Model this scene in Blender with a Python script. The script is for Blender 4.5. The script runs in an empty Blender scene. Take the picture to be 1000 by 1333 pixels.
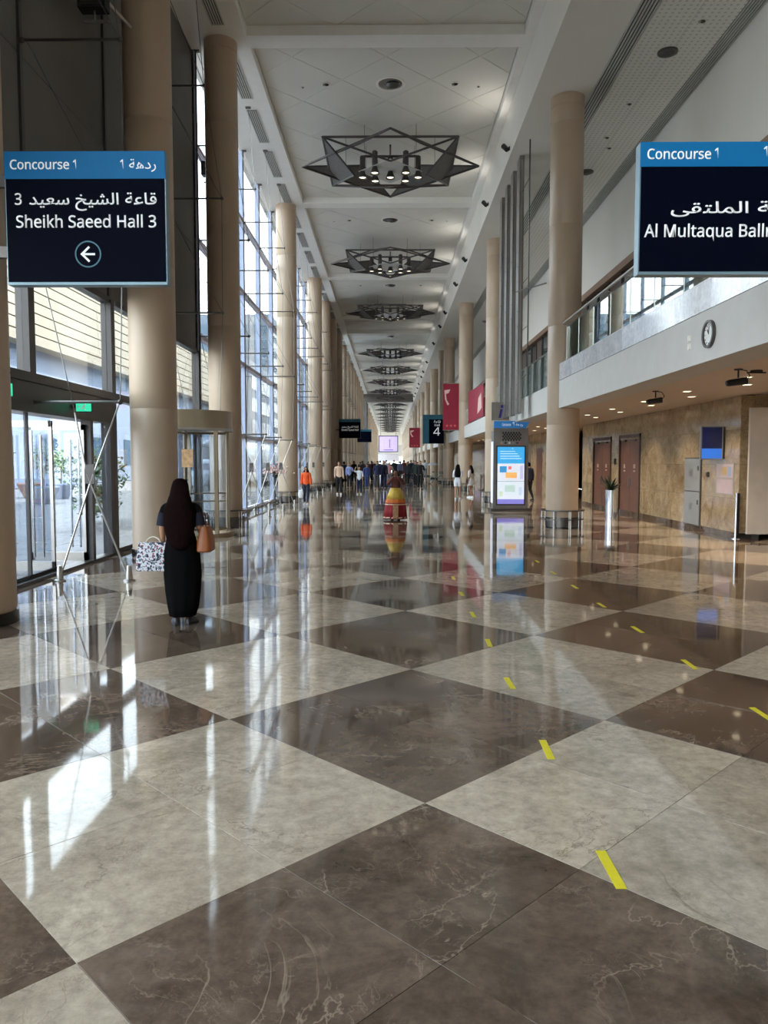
import bpy, bmesh, math, random
from mathutils import Vector, Matrix, noise
random.seed(7)
S = bpy.context.scene
COL = S.collection
PI = math.pi
# ------------------------------------------------------------------ camera, world, sun, exposure
CZ = 1.85
cam_d = bpy.data.cameras.new('camera'); cam = bpy.data.objects.new('camera', cam_d); COL.objects.link(cam)
cam_d.sensor_fit = 'VERTICAL'; cam_d.sensor_height = 36.0; cam_d.lens = 36.0 * 1000 / 1333
cam_d.clip_end = 2000; cam_d.clip_start = 0.05
cam.location = (0, 0, CZ)
cam.rotation_euler = (PI/2 - math.atan(65.5/1000), 0, math.atan(8/1000))
S.camera = cam
S.view_settings.view_transform = 'Standard'; S.view_settings.look = 'None'
S.view_settings.gamma = 1; S.view_settings.use_curve_mapping = False
S.view_settings.exposure = 1.08
S.cycles.max_bounces = 10; S.cycles.diffuse_bounces = 5; S.cycles.glossy_bounces = 5
S.cycles.transparent_max_bounces = 24; S.cycles.sample_clamp_indirect = 6
S.cycles.caustics_reflective = False; S.cycles.caustics_refractive = False
S.cycles.use_denoising = True
W = bpy.data.worlds.new('sky'); S.world = W; W.use_nodes = True
wn = W.node_tree; bg = wn.nodes['Background']
tc = wn.nodes.new('ShaderNodeTexCoord'); sp = wn.nodes.new('ShaderNodeSeparateXYZ'); rp = wn.nodes.new('ShaderNodeValToRGB')
wn.links.new(tc.outputs['Generated'], sp.inputs[0]); wn.links.new(sp.outputs['Z'], rp.inputs[0]); wn.links.new(rp.outputs[0], bg.inputs[0])
rp.color_ramp.elements[0].position = 0.0; rp.color_ramp.elements[0].color = (0.96, 0.98, 1.0, 1)
rp.color_ramp.elements[1].position = 0.7; rp.color_ramp.elements[1].color = (0.74, 0.88, 1.0, 1)
bg.inputs[1].default_value = 4.2
sun_d = bpy.data.lights.new('sun', 'SUN'); sun = bpy.data.objects.new('sun', sun_d); COL.objects.link(sun)
sun_d.energy = 5; sun_d.angle = 0.01; sun_d.color = (1, 0.95, 0.86)
sun.rotation_euler = Vector((-0.62, 0.15, -0.80)).to_track_quat('-Z', 'Y').to_euler()

# ------------------------------------------------------------------ materials
def lin(c):
    return tuple(((v/255)/12.92 if v/255 <= 0.04045 else (((v/255)+0.055)/1.055)**2.4) for v in c)
MATS = {}
def mat(name, rgb, rough=0.5, metal=0.0, var=0.06, scale=3.0, bump=0.0, emit=0, coat=0, spec=None, bscale=None):
    if name in MATS: return MATS[name]
    m = bpy.data.materials.new(name); MATS[name] = m; m.use_nodes = True
    nt = m.node_tree; b = nt.nodes['Principled BSDF']; c = lin(rgb)
    b.inputs['Roughness'].default_value = rough; b.inputs['Metallic'].default_value = metal
    if coat: b.inputs['Coat Weight'].default_value = coat; b.inputs['Coat Roughness'].default_value = 0.05
    if spec is not None: b.inputs['Specular IOR Level'].default_value = spec
    geo = nt.nodes.new('ShaderNodeTexCoord'); nz = nt.nodes.new('ShaderNodeTexNoise')
    nz.inputs['Scale'].default_value = scale; nz.inputs['Detail'].default_value = 4
    nt.links.new(geo.outputs['Object'], nz.inputs['Vector'])
    r = nt.nodes.new('ShaderNodeValToRGB')
    r.color_ramp.elements[0].position = 0.3; r.color_ramp.elements[1].position = 0.7
    r.color_ramp.elements[0].color = tuple(v*(1-var) for v in c)+(1,); r.color_ramp.elements[1].color = tuple(min(1, v*(1+var)) for v in c)+(1,)
    nt.links.new(nz.outputs['Fac'], r.inputs[0]); nt.links.new(r.outputs[0], b.inputs['Base Color'])
    if bump:
        n2 = nt.nodes.new('ShaderNodeTexNoise'); n2.inputs['Scale'].default_value = bscale or scale*8; n2.inputs['Detail'].default_value = 3
        nt.links.new(geo.outputs['Object'], n2.inputs['Vector'])
        bp = nt.nodes.new('ShaderNodeBump'); bp.inputs['Strength'].default_value = bump; bp.inputs['Distance'].default_value = 0.01
        nt.links.new(n2.outputs['Fac'], bp.inputs['Height']); nt.links.new(bp.outputs[0], b.inputs['Normal'])
    if emit:
        nt.links.new(r.outputs[0], b.inputs['Emission Color']); b.inputs['Emission Strength'].default_value = emit
    return m

def glass(name, tint=(0.85, 0.93, 0.95), refl=1.0, dark=0.0):
    m = bpy.data.materials.new(name); MATS[name] = m; m.use_nodes = True; nt = m.node_tree
    nt.nodes.remove(nt.nodes['Principled BSDF']); out = nt.nodes['Material Output']
    t = nt.nodes.new('ShaderNodeBsdfTransparent'); t.inputs[0].default_value = tint+(1,)
    g = nt.nodes.new('ShaderNodeBsdfGlossy'); g.inputs['Roughness'].default_value = 0.01; g.inputs[0].default_value = (refl, refl, refl, 1)
    lw = nt.nodes.new('ShaderNodeLayerWeight'); lw.inputs[0].default_value = 0.5
    pw_ = nt.nodes.new('ShaderNodeMath'); pw_.operation = 'POWER'; pw_.inputs[1].default_value = 4; nt.links.new(lw.outputs['Facing'], pw_.inputs[0])
    f = nt.nodes.new('ShaderNodeMath'); f.operation = 'MULTIPLY_ADD'; f.inputs[1].default_value = 0.90; f.inputs[2].default_value = 0.06; nt.links.new(pw_.outputs[0], f.inputs[0])
    x = nt.nodes.new('ShaderNodeMixShader')
    nt.links.new(f.outputs[0], x.inputs[0]); nt.links.new(t.outputs[0], x.inputs[1]); nt.links.new(g.outputs[0], x.inputs[2]); nt.links.new(x.outputs[0], out.inputs[0])
    return m
G_WALL = glass('curtain_glass', (0.92, 0.955, 0.965), 0.8)
G_DOOR = glass('door_glass', (0.86, 0.90, 0.94), 0.7)
G_RAIL = glass('rail_glass', (0.72, 0.88, 0.88), 1.0)

def marble(name, base, dark, vein, vein_amt, tile=True, rough=0.05, scale=1.0, spread=0.14):
    """polished stone: cloudy base, thin veins; on floors a tone and pattern per slab taken from the slab's place"""
    m = bpy.data.materials.new(name); MATS[name] = m; m.use_nodes = True; nt = m.node_tree; b = nt.nodes['Principled BSDF']
    L = nt.links.new
    def N(t, **k):
        n = nt.nodes.new(t)
        for a, v in k.items(): setattr(n, a, v)
        return n
    g = N('ShaderNodeNewGeometry'); pos = g.outputs['Position']
    if tile:
        mp = N('ShaderNodeMapping'); mp.vector_type = 'POINT'
        # rotate 45 deg so that the slabs fall on unit cells
        mp.inputs['Location'].default_value = (-(FX0*math.cos(PI/4)+FY0*math.sin(PI/4))/SLAB, -(-FX0*math.sin(PI/4)+FY0*math.cos(PI/4))/SLAB, 0)
        mp.inputs['Rotation'].default_value = (0, 0, -PI/4); mp.inputs['Scale'].default_value = (1/SLAB,)*3
        L(pos, mp.inputs[0])
        fl = N('ShaderNodeVectorMath', operation='FLOOR'); L(mp.outputs[0], fl.inputs[0])
        sx = N('ShaderNodeSeparateXYZ'); L(fl.outputs[0], sx.inputs[0]); cx = N('ShaderNodeCombineXYZ'); L(sx.outputs[0], cx.inputs[0]); L(sx.outputs[1], cx.inputs[1])
        wh = N('ShaderNodeTexWhiteNoise', noise_dimensions='2D'); L(cx.outputs[0], wh.inputs['Vector'])
        off = N('ShaderNodeVectorMath', operation='SCALE'); L(wh.outputs['Color'], off.inputs[0]); off.inputs['Scale'].default_value = 30
        ad = N('ShaderNodeVectorMath', operation='ADD'); L(pos, ad.inputs[0]); L(off.outputs[0], ad.inputs[1]); pv = ad.outputs[0]
        tone = wh.outputs['Value']
    else:
        pv = pos; oi = N('ShaderNodeObjectInfo'); tone = oi.outputs['Random']
        off = N('ShaderNodeVectorMath', operation='ADD'); L(pos, off.inputs[0]); L(oi.outputs['Random'], off.inputs[1]); pv = off.outputs[0]
    cl = N('ShaderNodeTexNoise'); cl.inputs['Scale'].default_value = 1.6*scale; cl.inputs['Detail'].default_value = 9; cl.inputs['Roughness'].default_value = 0.66; cl.inputs['Distortion'].default_value = 0.8
    L(pv, cl.inputs['Vector'])
    r = N('ShaderNodeValToRGB'); r.color_ramp.elements[0].position = 0.34; r.color_ramp.elements[1].position = 0.68
    r.color_ramp.elements[0].color = lin(dark)+(1,); r.color_ramp.elements[1].color = lin(base)+(1,); L(cl.outputs['Fac'], r.inputs[0])
    col = r.outputs[0]
    gr = N('ShaderNodeTexNoise'); gr.inputs['Scale'].default_value = 13*scale; gr.inputs['Detail'].default_value = 10; gr.inputs['Roughness'].default_value = 0.75; L(pv, gr.inputs['Vector'])
    gm = N('ShaderNodeMapRange'); gm.inputs['From Min'].default_value = 0.32; gm.inputs['From Max'].default_value = 0.68; gm.inputs['To Min'].default_value = 0.72; gm.inputs['To Max'].default_value = 1.28; L(gr.outputs['Fac'], gm.inputs[0])
    gv = N('ShaderNodeHueSaturation'); L(col, gv.inputs['Color']); L(gm.outputs[0], gv.inputs['Value']); col = gv.outputs[0]
    for sc, w, amt, dist in ((1.1*scale, 0.007, vein_amt, 0.5), (2.6*scale, 0.010, vein_amt*0.6, 0.7), (7*scale, 0.012, vein_amt*0.3, 0.6)):
        v = N('ShaderNodeTexNoise'); v.inputs['Scale'].default_value = sc; v.inputs['Detail'].default_value = 6; v.inputs['Distortion'].default_value = dist; v.inputs['Roughness'].default_value = 0.6
        L(pv, v.inputs['Vector'])
        s = N('ShaderNodeMath', operation='SUBTRACT'); L(v.outputs['Fac'], s.inputs[0]); s.inputs[1].default_value = 0.5
        a = N('ShaderNodeMath', operation='ABSOLUTE'); L(s.outputs[0], a.inputs[0])
        mr = N('ShaderNodeMapRange'); mr.inputs['From Min'].default_value = 0; mr.inputs['From Max'].default_value = w; mr.inputs['To Min'].default_value = amt; mr.inputs['To Max'].default_value = 0
        L(a.outputs[0], mr.inputs[0])
        # veins come and go
        k = N('ShaderNodeTexNoise'); k.inputs['Scale'].default_value = 2.1*scale; L(pv, k.inputs['Vector'])
        k2 = N('ShaderNodeMapRange'); k2.inputs['From Min'].default_value = 0.45; k2.inputs['From Max'].default_value = 0.62; L(k.outputs['Fac'], k2.inputs[0])
        mm = N('ShaderNodeMath', operation='MULTIPLY'); L(mr.outputs[0], mm.inputs[0]); L(k2.outputs[0], mm.inputs[1])
        x = N('ShaderNodeMix', data_type='RGBA'); L(mm.outputs[0], x.inputs['Factor']); L(col, x.inputs['A']); x.inputs['B'].default_value = lin(vein)+(1,)
        col = x.outputs['Result']
    hs = N('ShaderNodeHueSaturation'); L(col, hs.inputs['Color'])
    tm = N('ShaderNodeMapRange'); tm.inputs['To Min'].default_value = 1-spread; tm.inputs['To Max'].default_value = 1+spread; L(tone, tm.inputs[0]); L(tm.outputs[0], hs.inputs['Value'])
    L(hs.outputs[0], b.inputs['Base Color'])
    b.inputs['Roughness'].default_value = rough; b.inputs['IOR'].default_value = 1.6
    bn = N('ShaderNodeTexNoise'); bn.inputs['Scale'].default_value = 1.7; bn.inputs['Detail'].default_value = 1; L(pos, bn.inputs['Vector'])
    bp = N('ShaderNodeBump'); bp.inputs['Strength'].default_value = 1; bp.inputs['Distance'].default_value = 0.0009 if tile else 0.002
    L(bn.outputs['Fac'], bp.inputs['Height']); L(bp.outputs[0], b.inputs['Normal'])
    return m

HALF = 1.348; FX0, FY0 = 0.19, 4.063; SLAB = HALF*math.sqrt(2)/2
M_LIGHT = marble('pale_marble', (180, 163, 143), (150, 134, 116), (104, 88, 72), 0.6)
M_DARK = marble('brown_marble', (108, 90, 76), (70, 56, 46), (160, 140, 120), 0.5)
M_WALLM = marble('wall_marble', (188, 166, 130), (138, 114, 80), (210, 192, 160), 0.5, tile=False, rough=0.12, scale=1.3)
M_BAND = marble('white_marble', (226, 226, 228), (196, 198, 204), (160, 160, 170), 0.5, tile=False, rough=0.1)
M_GROUT = mat('grout', (58, 50, 44), 0.8)
M_STONE = mat('column_stone', (186, 163, 139), 0.42, var=0.05, scale=1.2, bump=0.05)
M_BLACKST = mat('black_stone', (28, 26, 26), 0.2)
M_WHITE = mat('white_plaster', (240, 234, 224), 0.75, var=0.02, scale=0.7)
M_CEIL = mat('ceiling_plaster', (222, 218, 208), 0.8, var=0.04, scale=0.5)
M_BEAM = mat('beam_plaster', (242, 239, 232), 0.7, var=0.02)
M_JOINT = mat('joint_backing', (236, 234, 228), 0.8)  # pale backing that shows between the coffer panels
M_FASC = mat('fascia_plaster', (206, 202, 196), 0.7, var=0.03)
M_SOFF = mat('soffit_plaster', (214, 196, 178), 0.7, var=0.03)
M_SLOT = mat('slot_black', (24, 23, 22), 0.7)
M_SLAT = mat('slat_grey', (196, 194, 188), 0.5)
M_DGREY = mat('dark_panel', (104, 100, 96), 0.55, var=0.12, scale=0.8)
M_DFRAME = mat('dark_frame', (74, 70, 68), 0.4, 0.4)
M_BFRAME = mat('blue_frame', (168, 178, 204), 0.4, 0.1)
M_PFRAME = mat('mauve_transom', (196, 188, 202), 0.45)
M_STEEL = mat('brushed_steel', (176, 172, 166), 0.28, 0.95, bump=0.05)
M_DSTEEL = mat('dark_steel', (96, 92, 88), 0.35, 0.85)
M_CABLE = mat('cable_steel', (120, 118, 116), 0.4, 0.8)
M_CHROME = mat('chrome', (215, 215, 218), 0.1, 1.0)
M_GOLD = mat('bronze_frame', (164, 148, 124), 0.3, 0.7)
M_BLACK = mat('matt_black', (22, 21, 22), 0.5)
M_NAVY = mat('sign_navy', (2, 5, 22), 0.6, var=0.15, scale=1.0, spec=0.05)
M_BLUE = mat('sign_blue', (16, 112, 168), 0.5, var=0.03, spec=0.2)
M_TEAL = mat('sign_teal', (24, 96, 116), 0.4)
M_TXT = mat('sign_white', (240, 242, 244), 0.5, var=0.0, emit=0.12)
M_RING = mat('sign_ring', (70, 120, 140), 0.5)
M_EDGE = mat('sign_edge', (126, 150, 162), 0.35, 0.3)
M_YEL = mat('yellow_tape', (206, 188, 36), 0.45, var=0.05, scale=30)
M_WOOD = mat('brown_door', (108, 70, 52), 0.4, var=0.15, scale=2.5)
M_WOODD = mat('dark_door_frame', (66, 46, 36), 0.45)
M_BRSTRIP = mat('brown_strip', (146, 112, 90), 0.5)
M_MESHP = mat('perforated_metal', (100, 97, 94), 0.55, 0.5, var=0.2, scale=14)
M_ROD = mat('star_frame_metal', (84, 80, 78), 0.45, 0.6)
M_LAMPIN = mat('lamp_glow', (255, 240, 214), 0.5, emit=1.2)
M_WARMIN = mat('warm_glow', (255, 232, 196), 0.5, emit=1.6)
M_GREEN = mat('leaf_green', (58, 86, 44), 0.55, var=0.35, scale=5)
M_LGREEN = mat('leaf_pale', (140, 160, 110), 0.6, var=0.25, scale=4)
M_BARK = mat('bark', (92, 74, 58), 0.85)
M_RED = mat('banner_red', (150, 26, 52), 0.6, var=0.12, scale=2)
M_EXIT = mat('exit_green', (40, 170, 130), 0.5, emit=0.9)
M_PAVE = mat('outdoor_paving', (128, 124, 122), 0.8, var=0.08, scale=1.5, bump=0.2)
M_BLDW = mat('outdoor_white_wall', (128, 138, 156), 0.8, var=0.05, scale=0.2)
M_BLDB = mat('outdoor_beige_slat', (140, 130, 114), 0.8, var=0.05)
M_TOWER = mat('tower_concrete', (100, 112, 124), 0.8, var=0.1, scale=0.1)
M_TGLASS = mat('tower_window', (60, 84, 104), 0.2)

# ------------------------------------------------------------------ mesh helpers
class MB:
    def __init__(s): s.v = []; s.f = []; s.m = []
    def add(s, vs, fs, m=0):
        o = len(s.v); s.v += [tuple(v) for v in vs]; s.f += [tuple(i+o for i in f) for f in fs]; s.m += [m]*len(fs); return s
    def box(s, x0, x1, y0, y1, z0, z1, m=0):
        v = [(x0,y0,z0),(x1,y0,z0),(x1,y1,z0),(x0,y1,z0),(x0,y0,z1),(x1,y0,z1),(x1,y1,z1),(x0,y1,z1)]
        return s.add(v, [(0,3,2,1),(4,5,6,7),(0,1,5,4),(1,2,6,5),(2,3,7,6),(3,0,4,7)], m)
    def cbox(s, x, y, z, a, b, c, m=0): return s.box(x-a/2, x+a/2, y-b/2, y+b/2, z-c/2, z+c/2, m)
    def tube(s, p, q, r, n=8, r2=None, m=0, cap=True):
        p = Vector(p); q = Vector(q); d = q-p
        if d.length < 1e-6: return s
        d.normalize(); a = d.orthogonal().normalized(); b = d.cross(a); r2 = r if r2 is None else r2
        v = [p+(a*math.cos(2*PI*i/n)+b*math.sin(2*PI*i/n))*r for i in range(n)]+[q+(a*math.cos(2*PI*i/n)+b*math.sin(2*PI*i/n))*r2 for i in range(n)]
        f = [(i, (i+1) % n, n+(i+1) % n, n+i) for i in range(n)]
        if cap: f += [tuple(range(n-1, -1, -1)), tuple(range(n, 2*n))]
        return s.add(v, f, m)
    def path(s, pts, r, n=8, m=0):
        for i in range(len(pts)-1): s.tube(pts[i], pts[i+1], r, n, m=m)
        return s
    def lathe(s, prof, n=24, c=(0,0,0), m=0, caps=True, sx=1, sy=1):
        v = []; f = []; k = len(prof)
        for (r, z) in prof:
            for i in range(n): v.append((c[0]+r*sx*math.cos(2*PI*i/n), c[1]+r*sy*math.sin(2*PI*i/n), c[2]+z))
        for j in range(k-1):
            for i in range(n): f.append((j*n+i, j*n+(i+1) % n, (j+1)*n+(i+1) % n, (j+1)*n+i))
        if caps: f += [tuple(range(n-1, -1, -1)), tuple(range((k-1)*n, k*n))]
        return s.add(v, f, m)
    def loft(s, rings, n=24, ruf=0.0, k=9, m=0, caps=True):
        v = []; f = []; K = len(rings)
        for j, (z, cx, cy, rx, ry) in enumerate(rings):
            for i in range(n):
                t = 2*PI*i/n; w = 1+ruf*math.sin(k*t+j*0.3)*(j/(K-1) if K > 1 else 0)
                v.append((cx+rx*w*math.cos(t), cy+ry*w*math.sin(t), z))
        up = rings[-1][0] > rings[0][0]
        for j in range(K-1):
            for i in range(n):
                q = (j*n+i, j*n+(i+1) % n, (j+1)*n+(i+1) % n, (j+1)*n+i)
                f.append(q if up else q[::-1])
        if caps:
            a = tuple(range(n)); b = tuple(range((K-1)*n, K*n))
            f += [a[::-1], b] if up else [a, b[::-1]]
        return s.add(v, f, m)
    def ball(s, c, r, n=12, k=8, m=0, sc=(1,1,1)):
        v = []; f = []
        for j in range(1, k):
            a = -PI/2+PI*j/k
            for i in range(n):
                t = 2*PI*i/n; v.append((c[0]+r*sc[0]*math.cos(a)*math.cos(t), c[1]+r*sc[1]*math.cos(a)*math.sin(t), c[2]+r*sc[2]*math.sin(a)))
        b = len(v); v += [(c[0], c[1], c[2]-r*sc[2]), (c[0], c[1], c[2]+r*sc[2])]
        for j in range(k-2):
            for i in range(n): f.append((j*n+i, j*n+(i+1) % n, (j+1)*n+(i+1) % n, (j+1)*n+i))
        for i in range(n):
            f.append((b, (i+1) % n, i)); f.append((b+1, (k-2)*n+i, (k-2)*n+(i+1) % n))
        return s.add(v, f, m)
    def prism(s, poly, d, m=0):
        """poly: 3-D points of a flat polygon; d: thickness vector"""
        n = len(poly); d = Vector(d); v = [Vector(p) for p in poly]+[Vector(p)+d for p in poly]
        return s.add(v, [tuple(range(n-1, -1, -1)), tuple(range(n, 2*n))]+[(i, (i+1) % n, n+(i+1) % n, n+i) for i in range(n)], m)
    def build(s, name, mats, parent=None, smooth=False, loc=None):
        me = bpy.data.meshes.new(name); me.from_pydata([tuple(v) for v in s.v], [], s.f)
        if not isinstance(mats, (list, tuple)): mats = [mats]
        for m in mats: me.materials.append(m)
        me.polygons.foreach_set('material_index', s.m)
        if smooth:
            me.polygons.foreach_set('use_smooth', [True]*len(s.f))
            if smooth != 'all': me.set_sharp_from_angle(angle=math.radians(40))
        me.update()
        return link(name, me, parent, loc)
def link(name, me, parent=None, loc=None):
    o = bpy.data.objects.new(name, me); COL.objects.link(o)
    if parent is not None: o.parent = parent
    if loc is not None: o.location = loc
    return o
def thing(name, label, cat, loc=(0,0,0), rz=0.0, group=None):
    o = bpy.data.objects.new(name, None); COL.objects.link(o); o.location = loc; o.rotation_euler = (0, 0, rz)
    o.empty_display_size = 0.1
    return tag(o, label, cat, group)
def tag(o, label, cat, group=None):
    o['label'] = label; o['category'] = cat
    if group: o['group'] = group
    return o
def struct(o): o['kind'] = 'structure'; return o
def stuff(o): o['kind'] = 'stuff'; return o
def copy_tree(o, parent=None):
    c = o.copy(); COL.objects.link(c)
    if parent is not None: c.parent = parent
    for ch in list(o.children): copy_tree(ch, c)
    return c
def relabel(o, label, group=None):
    o['label'] = label
    if group: o['group'] = group
    elif 'group' in o.keys(): del o['group']
def light(name, kind, loc, energy, color, parent, size=0.2, spot=None, blend=0.5, direction=(0,0,-1), shape='DISK'):
    d = bpy.data.lights.new(name, kind); d.energy = energy; d.color = color
    if kind == 'AREA': d.size = size; d.shape = shape
    if kind == 'SPOT': d.spot_size = spot; d.spot_blend = blend; d.shadow_soft_size = size
    if kind == 'POINT': d.shadow_soft_size = size
    o = bpy.data.objects.new(name, d); COL.objects.link(o); o.location = loc
    o.rotation_euler = Vector(direction).to_track_quat('-Z', 'Y').to_euler()
    if parent is not None: o.parent = parent
    return o

# ---- writing: shaped arabic and plain sans letters, both from Blender's built-in font
AR = {'ا':(0xFE8D,2),'ب':(0xFE8F,4),'ة':(0xFE93,2),'ت':(0xFE95,4),'خ':(0xFEA5,4),'د':(0xFEA9,2),'ر':(0xFEAD,2),'س':(0xFEB1,4),'ش':(0xFEB5,4),'ع':(0xFEC9,4),'ق':(0xFED5,4),'ل':(0xFEDD,4),'م':(0xFEE1,4),'ه':(0xFEE9,4),'ي':(0xFEF1,4),'ى':(0xFEEF,2)}
def shape_ar(w):
    out = []
    for i, c in enumerate(w):
        if c not in AR: out.append(c); continue
        prev = i > 0 and w[i-1] in AR and AR[w[i-1]][1] == 4
        nxt = AR[c][1] == 4 and i+1 < len(w) and w[i+1] in AR
        out.append(chr(AR[c][0]+(3 if prev and nxt else 2 if nxt else 1 if prev else 0)))
    return ''.join(reversed(out))
def sans(t):
    r = ''
    for c in t:
        if 'A' <= c <= 'Z': r += chr(0x1D5A0+ord(c)-65)
        elif 'a' <= c <= 'z': r += chr(0x1D5BA+ord(c)-97)
        elif '0' <= c <= '9': r += chr(0x1D7E2+ord(c)-48)
        else: r += c
    return r
def text(body, x0, x1, zbase, h, y, parent, m=M_TXT, name='lettering', fat=0.012, capref='H', depth=0.004, rot=None):
    """flat lettering facing -Y, fitted between x0 and x1, cap height h, baseline zbase"""
    c = bpy.data.curves.new('txt', 'FONT'); c.body = body; c.size = 1; c.offset = fat; c.resolution_u = 3
    o = bpy.data.objects.new('txt', c); COL.objects.link(o); bpy.context.view_layer.update()
    me = bpy.data.meshes.new_from_object(o.evaluated_get(bpy.context.evaluated_depsgraph_get()))
    bpy.data.objects.remove(o)
    xs = [v.co.x for v in me.vertices]
    a, b = min(xs), max(xs); k = (x1-x0)/(b-a); kz = h/0.714
    bm = bmesh.new(); bm.from_mesh(me)
    for v in bm.verts: v.co = Vector((x0+(v.co.x-a)*k, y, zbase+v.co.y*kz))
    bmesh.ops.recalc_face_normals(bm, faces=bm.faces)
    ext = bmesh.ops.extrude_face_region(bm, geom=list(bm.faces))
    for e in ext['geom']:
        if isinstance(e, bmesh.types.BMVert): e.co.y -= depth
    bmesh.ops.recalc_face_normals(bm, faces=bm.faces)
    if rot is not None: bmesh.ops.transform(bm, matrix=rot, verts=bm.verts)
    me2 = bpy.data.meshes.new(name); bm.to_mesh(me2); bm.free(); bpy.data.meshes.remove(me)
    me2.materials.append(m)
    return link(name, me2, parent)

# ================================================================== the setting
Y0, Y1 = -12.0, 285.0
XL, XR, XF = -5.55, 8.4, 4.65
ZC, ZB, ZR = 13.55, 13.29, 11.75       # coffer panels, beams and left soffit, right soffit
BAY = 13.8
COLY = [7.6, 21.75, 35.2, 49.0, 62.8, 69.8, 83.6, 97.4, 111.2, 125.0, 138.8, 152.6, 166.4, 180.2, 194, 207.8, 221.6, 235.4, 249.2, 263, 276.8]

# ---- floor: base slab, slabs of polished marble laid on the diagonal
fl = struct(MB().box(XL-0.1, 13, Y0, Y1, -0.30, -0.02).build('floor', M_GROUT))
def slab_poly(i, j, gap=0.0012):
    """cell i,j of the small-slab grid (two per diamond side) as a polygon in XY"""
    def P(a, b): return (FX0+(a-b)*HALF/2, FY0+(a+b)*HALF/2)
    g = gap/SLAB
    return [P(i+g, j+g), P(i+1-g, j+g), P(i+1-g, j+1-g), P(i+g, j+1-g)]
def clip(poly, x0, x1, y0, y1):
    for ax, lim, sg in ((0, x0, 1), (0, x1, -1), (1, y0, 1), (1, y1, -1)):
        out = []
        for k in range(len(poly)):
            a, b = poly[k], poly[(k+1) % len(poly)]
            da, db = (a[ax]-lim)*sg, (b[ax]-lim)*sg
            if da >= 0: out.append(a)
            if (da >= 0) != (db >= 0):
                t = da/(da-db); out.append((a[0]+(b[0]-a[0])*t, a[1]+(b[1]-a[1])*t))
        poly = out
        if len(poly) < 3: return []
    return poly
near = []; rest = []
FXL, FXR = XL+0.02, 12.6
for i in range(-40, 240):
    for j in range(-40, 240):
        cx = FX0+(i-j)*HALF/2; cy = FY0+(i+j+1)*HALF/2
        if cx < FXL-0.7 or cx > FXR+0.7 or cy < Y0-0.7 or cy > 120.7: continue
        pl = clip(slab_poly(i, j), FXL, FXR, Y0, 120)
        if len(pl) < 3: continue
        dark = ((i//2)+(j//2)) % 2 == 0
        vis = cy > 2.1 and abs(cx) < 0.52*cy+0.9
        (near if vis else rest).append((cy, cx, pl, dark))
near.sort(key=lambda t: t[0]); rest += near[290:]; near = near[:290]
def slab_mesh(mb, pl, cx, cy, tilt, m=0, bev=0.0006):
    n = len(pl); tx = random.gauss(0, tilt); ty = random.gauss(0, tilt)
    top = []; mid = []
    for (x, y) in pl:
        dx, dy = x-cx, y-cy; l = math.hypot(dx, dy) or 1
        top.append((x-dx/l*bev, y-dy/l*bev, tx*dx+ty*dy)); mid.append((x, y, -bev+tx*dx+ty*dy))
    bot = [(x, y, -0.019) for x, y in pl]
    v = top+mid+bot; f = [tuple(range(n))]
    for r in (0, 1): f += [(r*n+k, (r+1)*n+k, (r+1)*n+(k+1) % n, r*n+(k+1) % n) for k in range(n)]
    mb.add(v, f, m)
for cy, cx, pl, dark in near:
    mb = MB(); slab_mesh(mb, pl, cx, cy, 0.0005); mb.build('tile', M_DARK if dark else M_LIGHT, fl)
mb = MB()
for cy, cx, pl, dark in rest: slab_mesh(mb, pl, cx, cy, 0.0005, 1 if dark else 0)
for a in range(0, 120):          # far end of the hall: whole diamonds only
    for b in range(0, 120):
        cx = FX0+(a-b)*HALF; cy = FY0+(a+b+1)*HALF
        if cy < 119 or cy > 286 or abs(cx-3.5) > 11: continue
        def P(p, q): return (FX0+(p-q)*HALF, FY0+(p+q)*HALF)
        pl = clip([P(a, b), P(a+1, b), P(a+1, b+1), P(a, b+1)], FXL, FXR, 120, Y1)
        if len(pl) >= 3: slab_mesh(mb, pl, cx, cy, 0.0003, 1 if (a+b) % 2 == 0 else 0)
stuff(mb.build('floor_tiles', [M_LIGHT, M_DARK], fl))

# ---- ceiling: roof slab, left soffit, beams, coffer panels set on the diagonal
ce = struct(MB().box(XL-0.5, 13, Y0, Y1, 13.80, 14.5).build('ceiling', M_CEIL))
struct(MB().box(XL-0.15, -3.88, Y0, Y1, ZB, 13.79).build('ceiling_soffit_left', M_BEAM))
mb = MB(); mb.box(3.88, 13, Y0, Y1, ZR, 13.79)
struct(mb.build('ceiling_soffit_right', M_WHITE))
struct(MB().box(3.62, 3.875, Y0, Y1, ZB, 13.79).build('trim_1', M_BEAM))
beams = [y for y in COLY]+[COLY[0]-BAY]
for y in sorted(beams):
    struct(MB().box(-3.88, 3.62, y-0.32, y+0.32, ZB, 13.79).build('ceiling_beam', M_BEAM))
bays = sorted(beams); bays = [(bays[k], bays[k+1]) for k in range(len(bays)-1)]
for bi, (a, b) in enumerate(bays):
    yc = (a+b)/2; sub = 1.335*1.02
    if a > 100:
        MB().box(-3.86, 3.60, a+0.34, b-0.34, ZC, ZC+0.05).build('ceiling_panel', M_CEIL, ce); continue
    for i in range(-8, 9):
        for j in range(-8, 9):
            def P(p, q): return (-0.13+(p-q)*sub, yc+(p+q)*sub)
            g = 0.006
            pl = clip([P(i+g, j+g), P(i+1-g, j+g), P(i+1-g, j+1-g), P(i+g, j+1-g)], -3.85, 3.59, a+0.34, b-0.34)
            if len(pl) < 3: continue
            z = ZC+random.uniform(-0.003, 0.003)
            MB().prism([(x, y, z) for x, y in pl], (0, 0, 0.04)).build('ceiling_panel', M_CEIL, ce)
    struct(MB().box(-3.86, 3.60, a+0.33, b-0.33, ZC+0.012, ZC+0.15).build('ceiling_backing', M_JOINT))

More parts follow.
